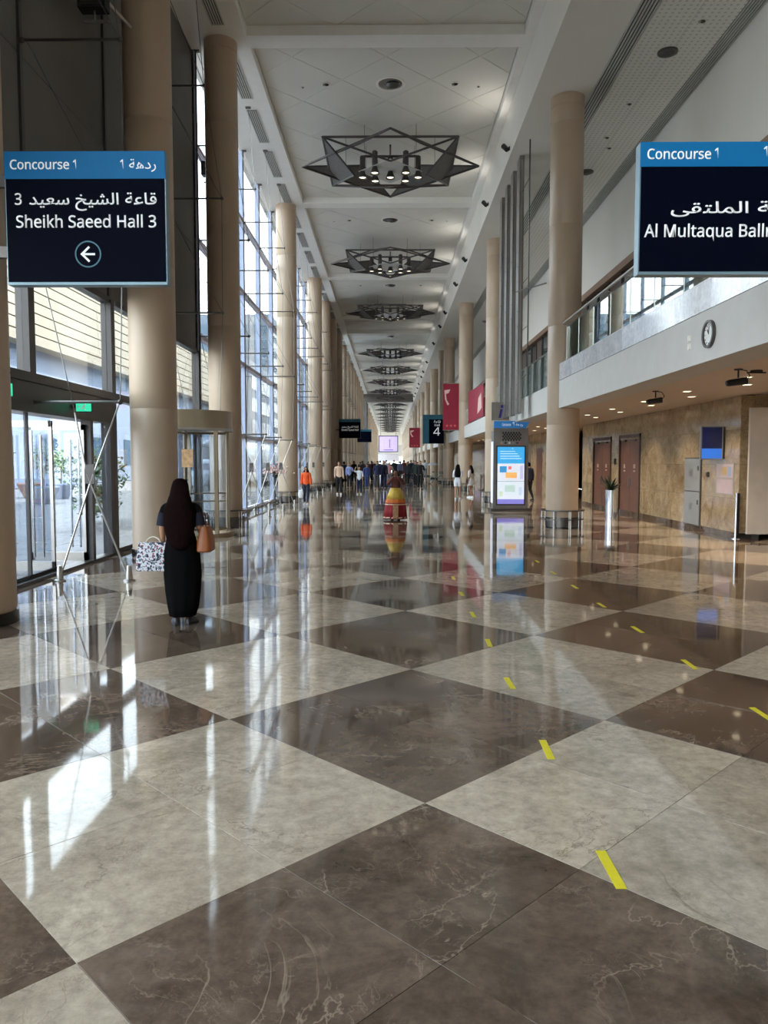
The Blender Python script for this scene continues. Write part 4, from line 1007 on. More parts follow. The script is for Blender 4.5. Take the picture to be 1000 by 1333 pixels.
# ================================================================== outdoors
struct(MB().box(-160, XL-0.12, -60, 420, -0.35, -0.06).build('ground', M_PAVE))
gp = struct(MB().box(-22, XL-0.14, 6, 50, -0.06, -0.045).build('pavement', M_GROUT))
mb = MB()
for a in range(38):
    for b in range(90):
        x = XL-0.2-a*0.42; y = 8+b*0.46+(0.23 if a % 2 else 0)
        mb.box(x-0.41, x, y, y+0.45, -0.045, -0.02+random.uniform(-0.002, 0.002))
stuff(mb.build('pavers', M_PAVE, gp))
wl = struct(bpy.data.objects.new('wall_outdoor', None)); COL.objects.link(wl); wl.location = (-26, 0, 0)
MB().box(-1, 0, 20, 120, 0, 10.0).build('lower_wall', M_BLDW, wl)
for k in range(9): MB().box(-3.2+0.0, 1.2, 15, 120, 10.0+k*0.75, 10.0+k*0.75+0.66).build('slat', M_BLDB, wl)
for k in range(7):
    MB().box(0.001, 0.05, 30+k*9, 33+k*9, 1.5, 4).build('window_pane', M_TGLASS, wl)
mb = MB()
for k in range(30): mb.box(0.3, 0.34, 50, 50.6, 3+k*0.26, 3.1+k*0.26)
mb.build('ladder_rungs', M_DFRAME, wl)
def tower(x, y, w, d, h, lb):
    t = thing('tower_block', lb, 'building', (x, y, 0)); MB().box(-w/2, w/2, -d/2, d/2, 0, h).build('wall', M_TOWER, t)
    for a in range(int(h/4)-1):
        MB().box(w/2+0.02, w/2+0.15, -d/2+1, d/2-1, 3+a*4, 5.4+a*4).box(-w/2+1, w/2-1, -d/2-0.15, -d/2-0.02, 3+a*4, 5.4+a*4).build('window_band', M_TGLASS, t)
tower(-46, 215, 30, 26, 40, 'grey tower block seen through the tall glass wall, nearer one')
tower(-38, 330, 24, 24, 44, 'grey tower block beyond the first, through the far glass')
tower(-30, 150, 10, 24, 20, 'lower wide grey block seen through the left glass')
ar = thing('entrance_canopy', 'white arched canopy outside the glass wall', 'canopy', (-13, 58, 0))
for a0, z in ((0, 0),):
    mb = MB(); n = 14
    for k in range(n):
        a, b = PI*k/n, PI*(k+1)/n
        mb.prism([(3.2*math.cos(a), 0, 3.3*math.sin(a)+0.3), (3.2*math.cos(b), 0, 3.3*math.sin(b)+0.3), (3.0*math.cos(b), 0, 3.1*math.sin(b)+0.3), (3.0*math.cos(a), 0, 3.1*math.sin(a)+0.3)], (0, 22, 0))
    mb.build('shell', mat('canopy_white', (236, 238, 240), 0.6), ar, True)
for y in (0, 7, 14, 21): MB().tube((-3.1, y, 0), (-3.1, y, 0.5), 0.12, 8).tube((3.1, y, 0), (3.1, y, 0.5), 0.12, 8).build('post', M_STEEL, ar)
car = thing('white_van', 'pale vehicle parked outside the glass wall', 'vehicle', (-12.5, 50.5, 0), 0.1)
MB().loft([(0.35, 0, 0, 0.9, 2.2), (0.9, 0, 0, 0.95, 2.3), (1.3, 0, 0.1, 0.9, 2.0), (1.9, 0, 0.2, 0.78, 1.6), (2.0, 0, 0.2, 0.7, 1.4)], 20).build('body', mat('van_paint', (220, 222, 226), 0.3), car, True)
MB().loft([(1.3, 0, 0.1, 0.92, 2.02), (1.75, 0, 0.2, 0.83, 1.72)], 20).build('glazing', M_TGLASS, car, True)
for sx in (-1, 1):
    for sy in (-1.3, 1.3): MB().tube((sx*0.72, sy, 0.34), (sx*0.9, sy, 0.34), 0.34, 16).build('wheel', M_BLACK, car, True)
def shrub(t, cz, r, n, m, leafw=0.05, name='foliage'):
    mb = MB()
    for k in range(n):
        u = Vector((random.gauss(0, 1), random.gauss(0, 1), random.gauss(0, 1))).normalized()*r*random.uniform(0.35, 1)
        leaf(mb, (u.x, u.y, cz+u.z), random.uniform(0, 2*PI), leafw*3, random.uniform(-0.8, 1.2), leafw, 0.5, n=2)
    return stuff(mb.build(name, m, t))
for k, (x, y, lb) in enumerate(((-15.4, 34.0, 'faceted white planter with a young tree outside the glass doors'), (-16.6, 38.6, 'white planter with a young tree, farther and right of the first outdoors'), (-18.6, 39.6, 'low brown planter outdoors beyond the glass doors'))):
    t = thing('outdoor_planter', lb, 'planter', (x, y, -0.05))
    MB().loft([(0, 0, 0, 0.35, 0.35), (0.02, 0, 0, 0.36, 0.36), (0.75, 0, 0, 0.75, 0.75), (0.80, 0, 0, 0.72, 0.72)], 6).build('pot', M_BLDW if k < 2 else mat('brown_pot', (150, 110, 96), 0.7), t)
    MB().tube((0, 0, 0.7), (0.05, 0, 1.6), 0.04, 6).tube((0.05, 0, 1.6), (0.3, 0.1, 2.2), 0.025, 6).tube((0.05, 0, 1.6), (-0.2, -0.1, 2.2), 0.025, 6).build('trunk', M_BARK, t)
    shrub(t, 1.95, (0.8, 0.55, 0.3)[k], (420, 250, 100)[k], M_LGREEN, 0.05)
for x, y, z, r, lb in ((-7.3, 12.0, 1.9, 0.55, 'dark leafy branches outside at the far left edge of the doors'), (-8.2, 21.0, 1.7, 0.9, 'green shrub outside behind the glass next to the big left column'), (-8.8, 23.5, 1.5, 0.9, 'green shrub outside behind the revolving door')):
    t = thing('garden_shrub', lb, 'shrub', (x, y, -0.05)); MB().tube((0, 0, 0), (0, 0, z), 0.04, 6).tube((0, 0, z*0.4), (0.25, 0, z), 0.02, 6).build('stem', M_BARK, t)
    shrub(t, z, r, 500, M_GREEN, 0.05); shrub(t, z*0.45, r*0.6, 200, M_GREEN, 0.05, 'lower_foliage')
# ================================================================== people
M_SKIN = mat('skin_tan', (186, 138, 108), 0.5, var=0.05); M_SKIN2 = mat('skin_brown', (136, 94, 72), 0.5, var=0.05)
M_HAIRD = mat('hair_dark', (15, 11, 10), 0.8, var=0.3, scale=20, bump=0.4, bscale=60, spec=0.1)
M_HAIRB = mat('hair_brown', (22, 9, 9), 0.9, var=0.3, scale=20, bump=0.4, bscale=60, spec=0.05)
def figure_mesh(arms, legs, build=1.0, lean=(0, 0), fingers=True):
    """one continuous body, 1.70 m tall, facing +Y: returns a mesh and a bone index per face.
    arms / legs: (side, joints...) where joints are points; legs end at the ankle"""
    P = []; R = []; E = []; B = []
    def v(p, rx, ry=None): P.append(Vector(p)); R.append((rx, ry or rx)); return len(P)-1
    def e(a, b, bone): E.append((a, b)); B.append((a, b, bone))
    w = build
    pel = v((0, 0, 0.94), 0.135*w, 0.095*w)
    wst = v((lean[0]*0.3, lean[1]*0.3, 1.08), 0.115*w, 0.085*w); che = v((lean[0]*0.7, lean[1]*0.7, 1.27), 0.135*w, 0.095*w)
    upc = v((lean[0]*0.9, lean[1]*0.9, 1.39), 0.095*w, 0.07*w); nk = v((lean[0], lean[1]+0.0, 1.475), 0.046, 0.046); hd = v((lean[0], lean[1]+0.012, 1.54), 0.048, 0.052)
    e(pel, wst, 'torso'); e(wst, che, 'torso'); e(che, upc, 'torso'); e(upc, nk, 'neck'); e(nk, hd, 'neck')
    for s, el, wr, hn in arms:
        sh = v((lean[0]+s*0.165*w, lean[1]-0.005, 1.395), 0.052*w); a = v(el, 0.038*w); b = v(wr, 0.026, 0.024)
        e(upc, sh, 'torso'); e(sh, a, 'upper_arm'); e(a, b, 'forearm')
        d = (Vector(hn)-Vector(wr)).normalized(); pm = v(Vector(wr)+d*0.055, 0.026, 0.018); e(b, pm, 'hand')
    for s, kn, an, toe in legs:
        hp = v((s*0.088*w, 0, 0.87), 0.088*w, 0.09*w); k = v(kn, 0.056*w); c = v((Vector(kn)*0.62+Vector(an)*0.38)+Vector((0, -0.015, 0)), 0.052*w); a = v(an, 0.036); t = v(toe, 0.036, 0.026)
        e(pel, hp, 'hip'); e(hp, k, 'thigh'); e(k, c, 'calf'); e(c, a, 'calf'); e(a, t, 'foot')
    me = bpy.data.meshes.new('fig'); me.from_pydata([tuple(p) for p in P], E, []); o = bpy.data.objects.new('fig', me); COL.objects.link(o)
    sk = o.modifiers.new('s', 'SKIN'); sk.use_smooth_shade = True
    for i, d in enumerate(me.skin_vertices[0].data): d.radius = R[i]; d.use_root = (i == 0)
    sb = o.modifiers.new('b', 'SUBSURF'); sb.levels = 2; sb.render_levels = 2
    bpy.context.view_layer.update()
    out = bpy.data.meshes.new_from_object(o.evaluated_get(bpy.context.evaluated_depsgraph_get()))
    bpy.data.objects.remove(o)
    mb = MB(); mb.v = [tuple(q.co) for q in out.vertices]; mb.f = [tuple(p.vertices) for p in out.polygons]; mb.m = [0]*len(mb.f)
    bone = []
    for p in out.polygons:
        c = Vector(p.center); best = None
        for a, b, nm in B:
            A, Bq = P[a], P[b]; t = max(0, min(1, (c-A).dot(Bq-A)/((Bq-A).length_squared+1e-9))); dd = (c-(A+(Bq-A)*t)).length/((R[a][0]+R[b][0])/2)
            if best is None or dd < best[0]: best = (dd, nm)
        bone.append(best[1])
    nrm = [tuple(q.normal) for q in out.vertices]; nb = len(mb.f)
    # head with brow, nose, chin; ears
    hc = Vector((lean[0], lean[1]+0.02, 1.60)); n, k = 18, 14; vs = []
    for j in range(k+1):
        a = -PI/2+PI*j/k
        for i in range(n):
            t = 2*PI*i/n; x, y, z = math.cos(a)*math.cos(t), math.cos(a)*math.sin(t), math.sin(a)
            X, Y, Z = x*0.073, y*0.092, z*0.112
            if z < -0.1: X *= 1+z*0.35; Y *= 1+z*0.10
            if y > 0.75 and -0.35 < z < 0.15 and abs(x) < 0.25: Y += 0.018*(1-abs(x)/0.25)*(1 if z < 0 else 0.4)
            if y > 0.6 and 0.05 < z < 0.22 and 0.2 < abs(x) < 0.6: Y -= 0.005
            vs.append((hc.x+X, hc.y+Y, hc.z+Z))
    mb.add(vs, [(j*n+i, j*n+(i+1) % n, (j+1)*n+(i+1) % n, (j+1)*n+i) for j in range(k) for i in range(n)])
    for s in (-1, 1): mb.ball((hc.x+s*0.075, hc.y-0.005, hc.z-0.005), 0.03, 8, 6, sc=(0.3, 0.6, 1))
    # hands: four fingers of unequal length and a thumb, each its own bent chain rooted in the palm
    if fingers:
        for s, el, wr, hn in arms:
            wr = Vector(wr); d = (Vector(hn)-wr).normalized(); side = d.cross(Vector((s, 0, 0))).normalized()
            if side.length < 0.1: side = Vector((0, 1, 0))
            nn = side.cross(d).normalized(); root = wr+d*0.07
            for q, L in enumerate((0.062, 0.072, 0.066, 0.052)):
                a = root+side*(0.027-0.018*q); b = a+d*L*0.5+nn*0.006*-s; c = b+(d*0.8-nn*0.5*s).normalized()*L*0.45
                mb.tube(a, b, 0.0085, 6, 0.008); mb.tube(b, c, 0.008, 6, 0.006); mb.ball(b, 0.008, 6, 4); mb.ball(c, 0.006, 6, 4)
            a = wr+d*0.03+side*0.02; b = a+(d*0.5+side*0.8).normalized()*0.035; c = b+(d*0.9+side*0.3).normalized()*0.028
            mb.tube(a, b, 0.010, 6, 0.009); mb.tube(b, c, 0.009, 6, 0.007); mb.ball(b, 0.009, 6, 4); mb.ball(c, 0.007, 6, 4)
    bpy.data.meshes.remove(out)
    return dict(mb=mb, bone=bone, nrm=nrm, nb=nb, hc=hc, toes=[l[3] for l in legs], ank=[l[2] for l in legs])
def shell(F, bones, m, parent, name, off=0.012, zmin=-9, zmax=9, grow=None, xmin=None):
    """a garment: the body's own faces on the given bones, lifted off the skin"""
    mb = MB(); V = F['mb'].v; used = {}
    for k in range(F['nb']):
        if F['bone'][k] not in bones: continue
        f = F['mb'].f[k]; cz = sum(V[i][2] for i in f)/len(f)
        if not zmin < cz < zmax: continue
        idx = []
        for i in f:
            if i not in used:
                nn = F['nrm'][i]; o = off*(1+(grow(V[i]) if grow else 0)); used[i] = len(mb.v); mb.v.append((V[i][0]+nn[0]*o, V[i][1]+nn[1]*o, V[i][2]+nn[2]*o))
            idx.append(used[i])
        mb.f.append(tuple(idx)); mb.m.append(0)
    return mb.build(name, m, parent, 'all')
def hair(F, m, parent, long=0.0, bulk=1.0):
    hc = F['hc']; mb = MB(); n, k = 20, 14; vs = []; fs = []
    for j in range(k+1):
        a = -PI/2+PI*j/k
        for i in range(n):
            t = 2*PI*i/n; x, y, z = math.cos(a)*math.cos(t), math.cos(a)*math.sin(t), math.sin(a)
            vs.append((hc.x+x*0.084*bulk, hc.y-0.008+y*0.102*bulk, hc.z+0.008+z*0.122))
    for j in range(k):
        for i in range(n):
            q = (j*n+i, j*n+(i+1) % n, (j+1)*n+(i+1) % n, (j+1)*n+i)
            c = sum((Vector(vs[w]) for w in q), Vector())/4-hc
            if (c.y > 0.035 and c.z < 0.075) or c.z < -0.07 or (c.z < -0.02 and c.y > -0.01 and not long): continue
            fs.append(q)
    mb.add(vs, fs)
    if long:
        zt = hc.z+0.03; K = 9; rings = []
        for j in range(K+1):
            t = j/K; z = zt-long*t
            rings.append((z, hc.x, hc.y-0.045-0.045*min(1, t*2.2)-0.01*t, (0.078+0.05*math.sin(min(1, t*1.6)*PI/2)-0.03*max(0, t-0.7)*3)*bulk, 0.048+0.012*math.sin(t*PI)))
        mb.loft(rings, 24, ruf=0.06, k=11)
    return mb.build('hair', m, parent, 'all')
def shoes(F, m, parent, sole=None):
    for an, toe in zip(F['ank'], F['toes']):
        an, toe = Vector(an), Vector(toe); d = (toe-an); d.z = 0; d = d.normalized() if d.length > 0.01 else Vector((0, 1, 0)); sd = Vector((d.y, -d.x, 0)); zb = min(an.z-0.09, toe.z-0.03)
        mb = MB()
        def ring(t, hw, z0, z1):
            c = an+d*t; return [(c.x+sd.x*hw*a, c.y+sd.y*hw*a, zb+z0+(z1-z0)*b) for a, b in ((-1, 0), (1, 0), (1.05, .4), (.75, .85), (0, 1), (-.75, .85), (-1.05, .4))]
        rs = [ring(-0.075, 0.022, 0, 0.06), ring(-0.055, 0.036, 0, 0.10), ring(0.0, 0.041, 0, 0.115), ring(0.07, 0.042, 0, 0.085), ring(0.13, 0.046, 0, 0.06), ring(0.175, 0.036, 0, 0.045), ring(0.195, 0.018, 0, 0.03)]
        v = [p for r in rs for p in r]; n = 7; f = [(j*n+i, j*n+(i+1) % n, (j+1)*n+(i+1) % n, (j+1)*n+i) for j in range(6) for i in range(n)]+[tuple(range(n-1, -1, -1)), tuple(range(6*n, 7*n))]
        mb.add(v, f); s = mb.build('shoe', m, parent, True)
        if sole:
            mb = MB(); mb.prism([tuple(an+d*t+sd*w)[:2]+(zb,) for t, w in ((-0.08, -0.025), (0.0, -0.044), (0.13, -0.05), (0.2, -0.02), (0.2, 0.02), (0.13, 0.05), (0.0, 0.044), (-0.08, 0.025))], (0, 0, 0.018)); mb.build('sole', sole, s)
def face(F, parent, glasses=False):
    hc = F['hc']; mb = MB()
    for s in (-1, 1): mb.ball((hc.x+s*0.028, hc.y+0.082, hc.z+0.012), 0.010, 8, 6, sc=(1.3, 0.6, 0.7))
    mb.build('eyes', M_BLACK, parent)
    MB().ball((hc.x, hc.y+0.083, hc.z-0.055), 0.02, 8, 6, sc=(1, 0.4, 0.35)).build('mouth', mat('lips', (150, 84, 78), 0.5), parent)
    if glasses:
        mb = MB()
        for s in (-1, 1): mb.ball((hc.x+s*0.030, hc.y+0.096, hc.z+0.012), 0.026, 12, 6, sc=(1, 0.25, 0.85)); mb.tube((hc.x+s*0.055, hc.y+0.09, hc.z+0.015), (hc.x+s*0.08, hc.y, hc.z+0.01), 0.003, 5)
        mb.tube((hc.x-0.01, hc.y+0.1, hc.z+0.014), (hc.x+0.01, hc.y+0.1, hc.z+0.014), 0.003, 5).build('glasses', M_BLACK, parent)
def body(F, skin, parent): return F['mb'].build('body', skin, parent, 'all')
def place(px, pfeet, h=None):
    Y = 1.85*1000/(pfeet-601); return ((px-508)*Y/1000, Y)
HANG = lambda s, sw=0.0: (s, (s*0.205, -0.02+sw*0.5, 1.13), (s*0.215, 0.03+sw, 0.89), (s*0.215, 0.05+sw, 0.80))
STAND = [(-1, (-0.095, 0.015, 0.49), (-0.10, -0.02, 0.09), (-0.115, 0.11, 0.035)), (1, (0.095, 0.015, 0.49), (0.10, -0.02, 0.09), (0.115, 0.11, 0.035))]
WALK = [(-1, (-0.09, 0.13, 0.50), (-0.09, 0.18, 0.10), (-0.09, 0.31, 0.06)), (1, (0.09, 0.02, 0.48), (0.09, -0.20, 0.13), (0.09, -0.10, 0.035))]
WALK2 = [(1, (0.09, 0.10, 0.50), (0.09, 0.12, 0.09), (0.10, 0.25, 0.035)), (-1, (-0.09, 0.0, 0.48), (-0.09, -0.16, 0.11), (-0.10, -0.05, 0.035))]

# ---- the woman in black, seen from behind, 1.62 m
wx, wy = -2.37, 8.66
wm = thing('person', 'woman seen from behind in long black clothes with waist-long dark hair, carrying two bags', 'person', (wx, wy, 0), 0.05); wm.scale = (0.953,)*3
FW = figure_mesh([(-1, (-0.215, -0.03, 1.15), (-0.225, 0.03, 0.985), (-0.25, 0.05, 0.90)), (1, (0.225, -0.04, 1.16), (0.215, 0.14, 1.04), (0.205, 0.2, 1.02))],
                 [(-1, (-0.075, 0.02, 0.49), (-0.07, -0.03, 0.09), (-0.11, 0.09, 0.035)), (1, (0.09, 0.03, 0.49), (0.08, 0.02, 0.09), (0.11, 0.14, 0.035))], 1.12)
body(FW, M_SKIN, wm)
M_BLKC = mat('black_cloth', (9, 8, 9), 0.95, var=0.3, scale=6, bump=0.3, bscale=12, spec=0.1); M_NAVC = mat('navy_cloth', (17, 17, 38), 0.85, var=0.2)
shell(FW, ('torso',), M_BLKC, wm, 'top', 0.016, zmin=0.93)
shell(FW, ('upper_arm',), M_NAVC, wm, 'sleeve', 0.02, zmin=1.19, grow=lambda p: max(0, (1.35-p[2])*4))
MB().loft([(1.10, 0, 0, 0.155, 0.115), (0.98, 0, 0, 0.185, 0.14), (0.85, 0, 0, 0.215, 0.165), (0.6, 0.01, 0.0, 0.222, 0.165), (0.4, 0.01, 0.0, 0.205, 0.155), (0.22, 0.01, 0.0, 0.18, 0.14), (0.10, 0.0, 0.01, 0.15, 0.13)], 36, ruf=0.05, k=9).build('skirt', M_BLKC, wm, 'all')
hc = FW['hc']
mb = MB(); rings = []
PR = [(-0.012, 0.03), (0.0, 0.058), (0.02, 0.080), (0.06, 0.096), (0.12, 0.108), (0.19, 0.118), (0.26, 0.140), (0.33, 0.172), (0.42, 0.184), (0.52, 0.178), (0.62, 0.168), (0.70, 0.150), (0.77, 0.120), (0.82, 0.06)]
for t, wd in PR:
    rings.append((hc.z+0.132-t, hc.x+0.012*t, hc.y-0.035-0.10*min(1, max(0, t-0.05)*3.5), wd, 0.035+0.05*math.sin(min(1, t*1.6+0.25)*PI*0.62)))
mb.loft(rings, 34, ruf=0.05, k=13)
hw_ = mb.build('long_hair', M_HAIRB, wm, 'all'); hair(FW, M_HAIRD, wm, long=0.32, bulk=1.12)
MB().ball((hc.x+0.02, hc.y-0.01, hc.z+0.125), 0.07, 12, 6, sc=(1.1, 0.9, 0.18)).build('headband', M_BLACK, wm, True)
shoes(FW, mat('shoe_silver', (46, 45, 48), 0.35, 0.3), wm, M_BLACK)
MB().cbox(-0.262, 0.06, 0.925, 0.012, 0.075, 0.13).build('phone', M_BLACK, wm)
# patterned tote in her left hand
tb = thing('tote_bag', 'white tote bag with scattered black and red print hanging from the woman\'s hand', 'bag', (wx-0.31, wy-0.02, 0.615))
def print_mat():
    m = bpy.data.materials.new('printed_cloth'); m.use_nodes = True; nt = m.node_tree; b = nt.nodes['Principled BSDF']; g = nt.nodes.new('ShaderNodeTexCoord')
    base = (lin((214, 212, 218))+(1,))
    prev = None
    for i, (sc, th, c) in enumerate(((24, 0.27, (24, 26, 50)), (27, 0.17, (150, 40, 60)), (31, 0.22, (96, 112, 122)))):
        mp = nt.nodes.new('ShaderNodeMapping'); mp.inputs['Location'].default_value = (i*3.3, i*1.7, i); nt.links.new(g.outputs['Object'], mp.inputs[0])
        nz = nt.nodes.new('ShaderNodeTexNoise'); nz.inputs['Scale'].default_value = 18; nt.links.new(mp.outputs[0], nz.inputs[0])
        ad = nt.nodes.new('ShaderNodeMix'); ad.data_type = 'RGBA'; ad.blend_type = 'ADD'; ad.inputs['Factor'].default_value = 0.06; nt.links.new(mp.outputs[0], ad.inputs['A']); nt.links.new(nz.outputs['Color'], ad.inputs['B'])
        v = nt.nodes.new('ShaderNodeTexVoronoi'); v.inputs['Scale'].default_value = sc; nt.links.new(ad.outputs['Result'], v.inputs['Vector'])
        lt = nt.nodes.new('ShaderNodeMath'); lt.operation = 'LESS_THAN'; lt.inputs[1].default_value = th*1.6; nt.links.new(v.outputs['Distance'], lt.inputs[0])
        x = nt.nodes.new('ShaderNodeMix'); x.data_type = 'RGBA'; nt.links.new(lt.outputs[0], x.inputs['Factor']); x.inputs['B'].default_value = lin(c)+(1,)
        if prev is None: x.inputs['A'].default_value = base
        else: nt.links.new(prev, x.inputs['A'])
        prev = x.outputs['Result']
    nt.links.new(prev, b.inputs['Base Color']); b.inputs['Roughness'].default_value = 0.7
    return m
M_PRINT = print_mat()
mb = MB(); rings = [(0.0, 0, 0, 0.185, 0.055), (0.01, 0, 0, 0.195, 0.065), (0.12, 0, 0, 0.19, 0.07), (0.25, 0, 0, 0.175, 0.05), (0.325, 0, 0, 0.165, 0.03)]
vs = []; n = 24
for z, cx, cy, rx_, ry_ in rings:
    for i in range(n):
        t = 2*PI*i/n; c_, s_ = math.cos(t), math.sin(t); p = 0.35
        vs.append((math.copysign(abs(c_)**p, c_)*rx_, math.copysign(abs(s_)**p, s_)*ry_, z))
mb.add(vs, [(j*n+i, j*n+(i+1) % n, (j+1)*n+(i+1) % n, (j+1)*n+i) for j in range(4) for i in range(n)]+[tuple(range(n-1, -1, -1)), tuple(range(4*n, 5*n))]); mb.build('bag_body', M_PRINT, tb, True)
for s in (-1, 1):
    mb = MB(); pts = [(-0.09+0.18*k/8, s*0.02*(1-math.sin(PI*k/8)), 0.31+0.075*math.sin(PI*k/8)**0.6) for k in range(9)]
    mb.path(pts, 0.009, 6).build('handle', mat('tote_strap', (214, 206, 190), 0.7), tb, True)
hb_ = thing('handbag', 'tan leather handbag hanging at the right side of the woman in black', 'bag', (wx+0.265, wy+0.06, 0.83))
mb = MB(); vs = []
for z, rx_, ry_ in ((0, 0.07, 0.15), (0.015, 0.082, 0.165), (0.12, 0.08, 0.155), (0.24, 0.055, 0.13), (0.29, 0.035, 0.115)):
    for i in range(n):
        t = 2*PI*i/n; c_, s_ = math.cos(t), math.sin(t)
        vs.append((math.copysign(abs(c_)**0.5, c_)*rx_, math.copysign(abs(s_)**0.4, s_)*ry_, z))
mb.add(vs, [(j*n+i, j*n+(i+1) % n, (j+1)*n+(i+1) % n, (j+1)*n+i) for j in range(4) for i in range(n)]+[tuple(range(n-1, -1, -1)), tuple(range(4*n, 5*n))]); mb.build('bag_body', mat('tan_leather', (150, 84, 40), 0.45, var=0.1, scale=6), hb_, True)
for s in (-1, 1):
    MB().path([(s*0.015, -0.08+0.16*k/8, 0.28+0.16*math.sin(PI*k/8)**0.7) for k in range(9)], 0.007, 6).build('handle', mat('tan_strap', (120, 62, 30), 0.5), hb_, True)

# ---- the woman in a red and gold dress, hands at her face
x, y = place(515, 677); rdw = thing('person', 'woman in a full red skirt with yellow and orange overskirt, hands raised to her face', 'person', (x, y, 0), PI); rdw.scale = (0.93,)*3
F2 = figure_mesh([(-1, (-0.27, 0.10, 1.22), (-0.09, 0.22, 1.46), (-0.05, 0.20, 1.53)), (1, (0.27, 0.10, 1.22), (0.09, 0.22, 1.46), (0.05, 0.20, 1.53))], STAND, 1.1)
body(F2, M_SKIN2, rdw); hair(F2, M_HAIRD, rdw, 0.35, 1.15); face(F2, rdw); shoes(F2, M_BLACK, rdw)
M_BRN = mat('brown_shawl', (98, 52, 44), 0.8, var=0.2, scale=8); M_RDR = mat('red_cloth', (146, 24, 34), 0.7, var=0.15, scale=8); M_GLD = mat('gold_cloth', (206, 172, 70), 0.6, var=0.15, scale=8); M_ORG = mat('orange_cloth', (206, 110, 40), 0.7, var=0.15, scale=8); M_CRM = mat('cream_trim', (226, 206, 176), 0.6)
shell(F2, ('torso', 'upper_arm', 'forearm'), M_BRN, rdw, 'shawl', 0.02, zmin=1.03)
MB().loft([(1.08, 0, 0, 0.16, 0.12), (0.9, 0, 0, 0.24, 0.20), (0.62, 0, 0, 0.33, 0.30), (0.35, 0, 0, 0.37, 0.34), (0.05, 0, 0, 0.40, 0.37)], 40, ruf=0.06, k=11).build('skirt', M_RDR, rdw, 'all')
MB().loft([(1.10, 0, 0, 0.165, 0.13), (0.9, 0, 0, 0.255, 0.215), (0.72, 0, 0, 0.31, 0.28)], 40, ruf=0.05, k=11).build('overskirt', M_GLD, rdw, 'all')
MB().loft([(0.73, 0, 0, 0.312, 0.282), (0.60, 0, 0, 0.345, 0.32)], 40, ruf=0.06, k=11, caps=False).build('orange_hem', M_ORG, rdw, 'all')
MB().loft([(0.56, 0, 0, 0.352, 0.325), (0.53, 0, 0, 0.358, 0.33)], 40, ruf=0.06, k=11, caps=False).build('cream_band', M_CRM, rdw, 'all')
MB().loft([(0.12, 0, 0, 0.402, 0.372), (0.08, 0, 0, 0.405, 0.375)], 40, ruf=0.06, k=11, caps=False).build('cream_hem', M_CRM, rdw, 'all')
MB().box(-0.09, 0.09, 0.395, 0.41, 0.08, 0.55).build('front_panel', mat('floral_panel', (176, 130, 96), 0.7, var=0.5, scale=30), rdw)
# ---- orange shirt
x, y = place(398.5, 657); orw = thing('person', 'woman in an orange shirt, dark jeans and sunglasses walking toward the viewer', 'person', (x, y, 0), PI); orw.scale = (0.95,)*3
F3 = figure_mesh([HANG(-1, 0.05), HANG(1, -0.03)], WALK, 1.0); body(F3, M_SKIN, orw); hair(F3, M_HAIRD, orw, 0.42, 1.1); face(F3, orw, True)
M_ORS = mat('orange_shirt', (232, 88, 30), 0.7, var=0.08); M_JEAN = mat('dark_jeans', (30, 34, 52), 0.8); M_WSH = mat('white_shoe', (224, 224, 224), 0.5)
shell(F3, ('torso', 'upper_arm', 'forearm'), M_ORS, orw, 'shirt', 0.02, zmin=0.93, grow=lambda p: 0.6 if p[2] < 1.15 else 0); shell(F3, ('hip', 'thigh', 'calf'), M_JEAN, orw, 'trousers', 0.010, zmax=0.98); shoes(F3, M_WSH, orw, M_WSH)
t = thing('carrier_bag', 'white carrier bag held by the woman in orange', 'bag', (x-0.22, y-0.05, 0.30)); MB().loft([(0, 0, 0, 0.10, 0.05), (0.2, 0, 0, 0.12, 0.07), (0.34, 0, 0, 0.09, 0.03)], 16, ruf=0.05).build('bag_body', M_WSH, t, True); MB().path([(-0.05, 0, 0.33), (0, 0, 0.46), (0.05, 0, 0.33)], 0.006, 5).build('handle', M_WSH, t)

# ---- two women in white, seen from behind
x, y = place(596, 650); p = thing('person', 'woman in a white romper with long dark hair seen from behind, left of the pair', 'person', (x, y, 0), -0.2); p.scale = (1.0,)*3
F4 = figure_mesh([HANG(-1), (1, (0.21, -0.02, 1.14), (0.19, 0.16, 1.10), (0.17, 0.24, 1.12))], WALK2, 1.0); M_WHC = mat('white_cloth', (222, 224, 230), 0.8)
body(F4, M_SKIN, p); hair(F4, M_HAIRD, p, 0.55, 1.15); shell(F4, ('torso', 'upper_arm'), M_WHC, p, 'top', 0.022, zmin=0.9); shell(F4, ('hip', 'thigh', 'torso'), M_WHC, p, 'shorts', 0.035, zmin=0.66, zmax=1.0); shoes(F4, M_WSH, p)
x, y = place(613, 648); p = thing('person', 'woman in white shorts and top with a dark shoulder bag, right of the pair', 'person', (x, y, 0), 0.9); p.scale = (0.97,)*3
body(F4, M_SKIN2, p); hair(F4, M_HAIRD, p, 0.35, 1.0); shell(F4, ('torso', 'upper_arm'), mat('offwhite_cloth', (206, 200, 196), 0.8), p, 'top', 0.02, zmin=0.92); shell(F4, ('hip', 'thigh', 'torso'), M_WHC, p, 'shorts', 0.03, zmin=0.64, zmax=1.0); shoes(F4, M_WSH, p)
t = thing('shoulder_bag', 'dark shoulder bag on the woman in white shorts', 'bag', (x-0.20, y+0.02, 0.72)); MB().loft([(0, 0, 0, 0.05, 0.14), (0.15, 0, 0, 0.06, 0.15), (0.26, 0, 0, 0.03, 0.12)], 16).build('bag_body', M_BLACK, t, True); MB().path([(0, -0.1, 0.25), (0.1, 0, 0.62), (0, 0.1, 0.25)], 0.01, 5).build('strap', M_BLACK, t)

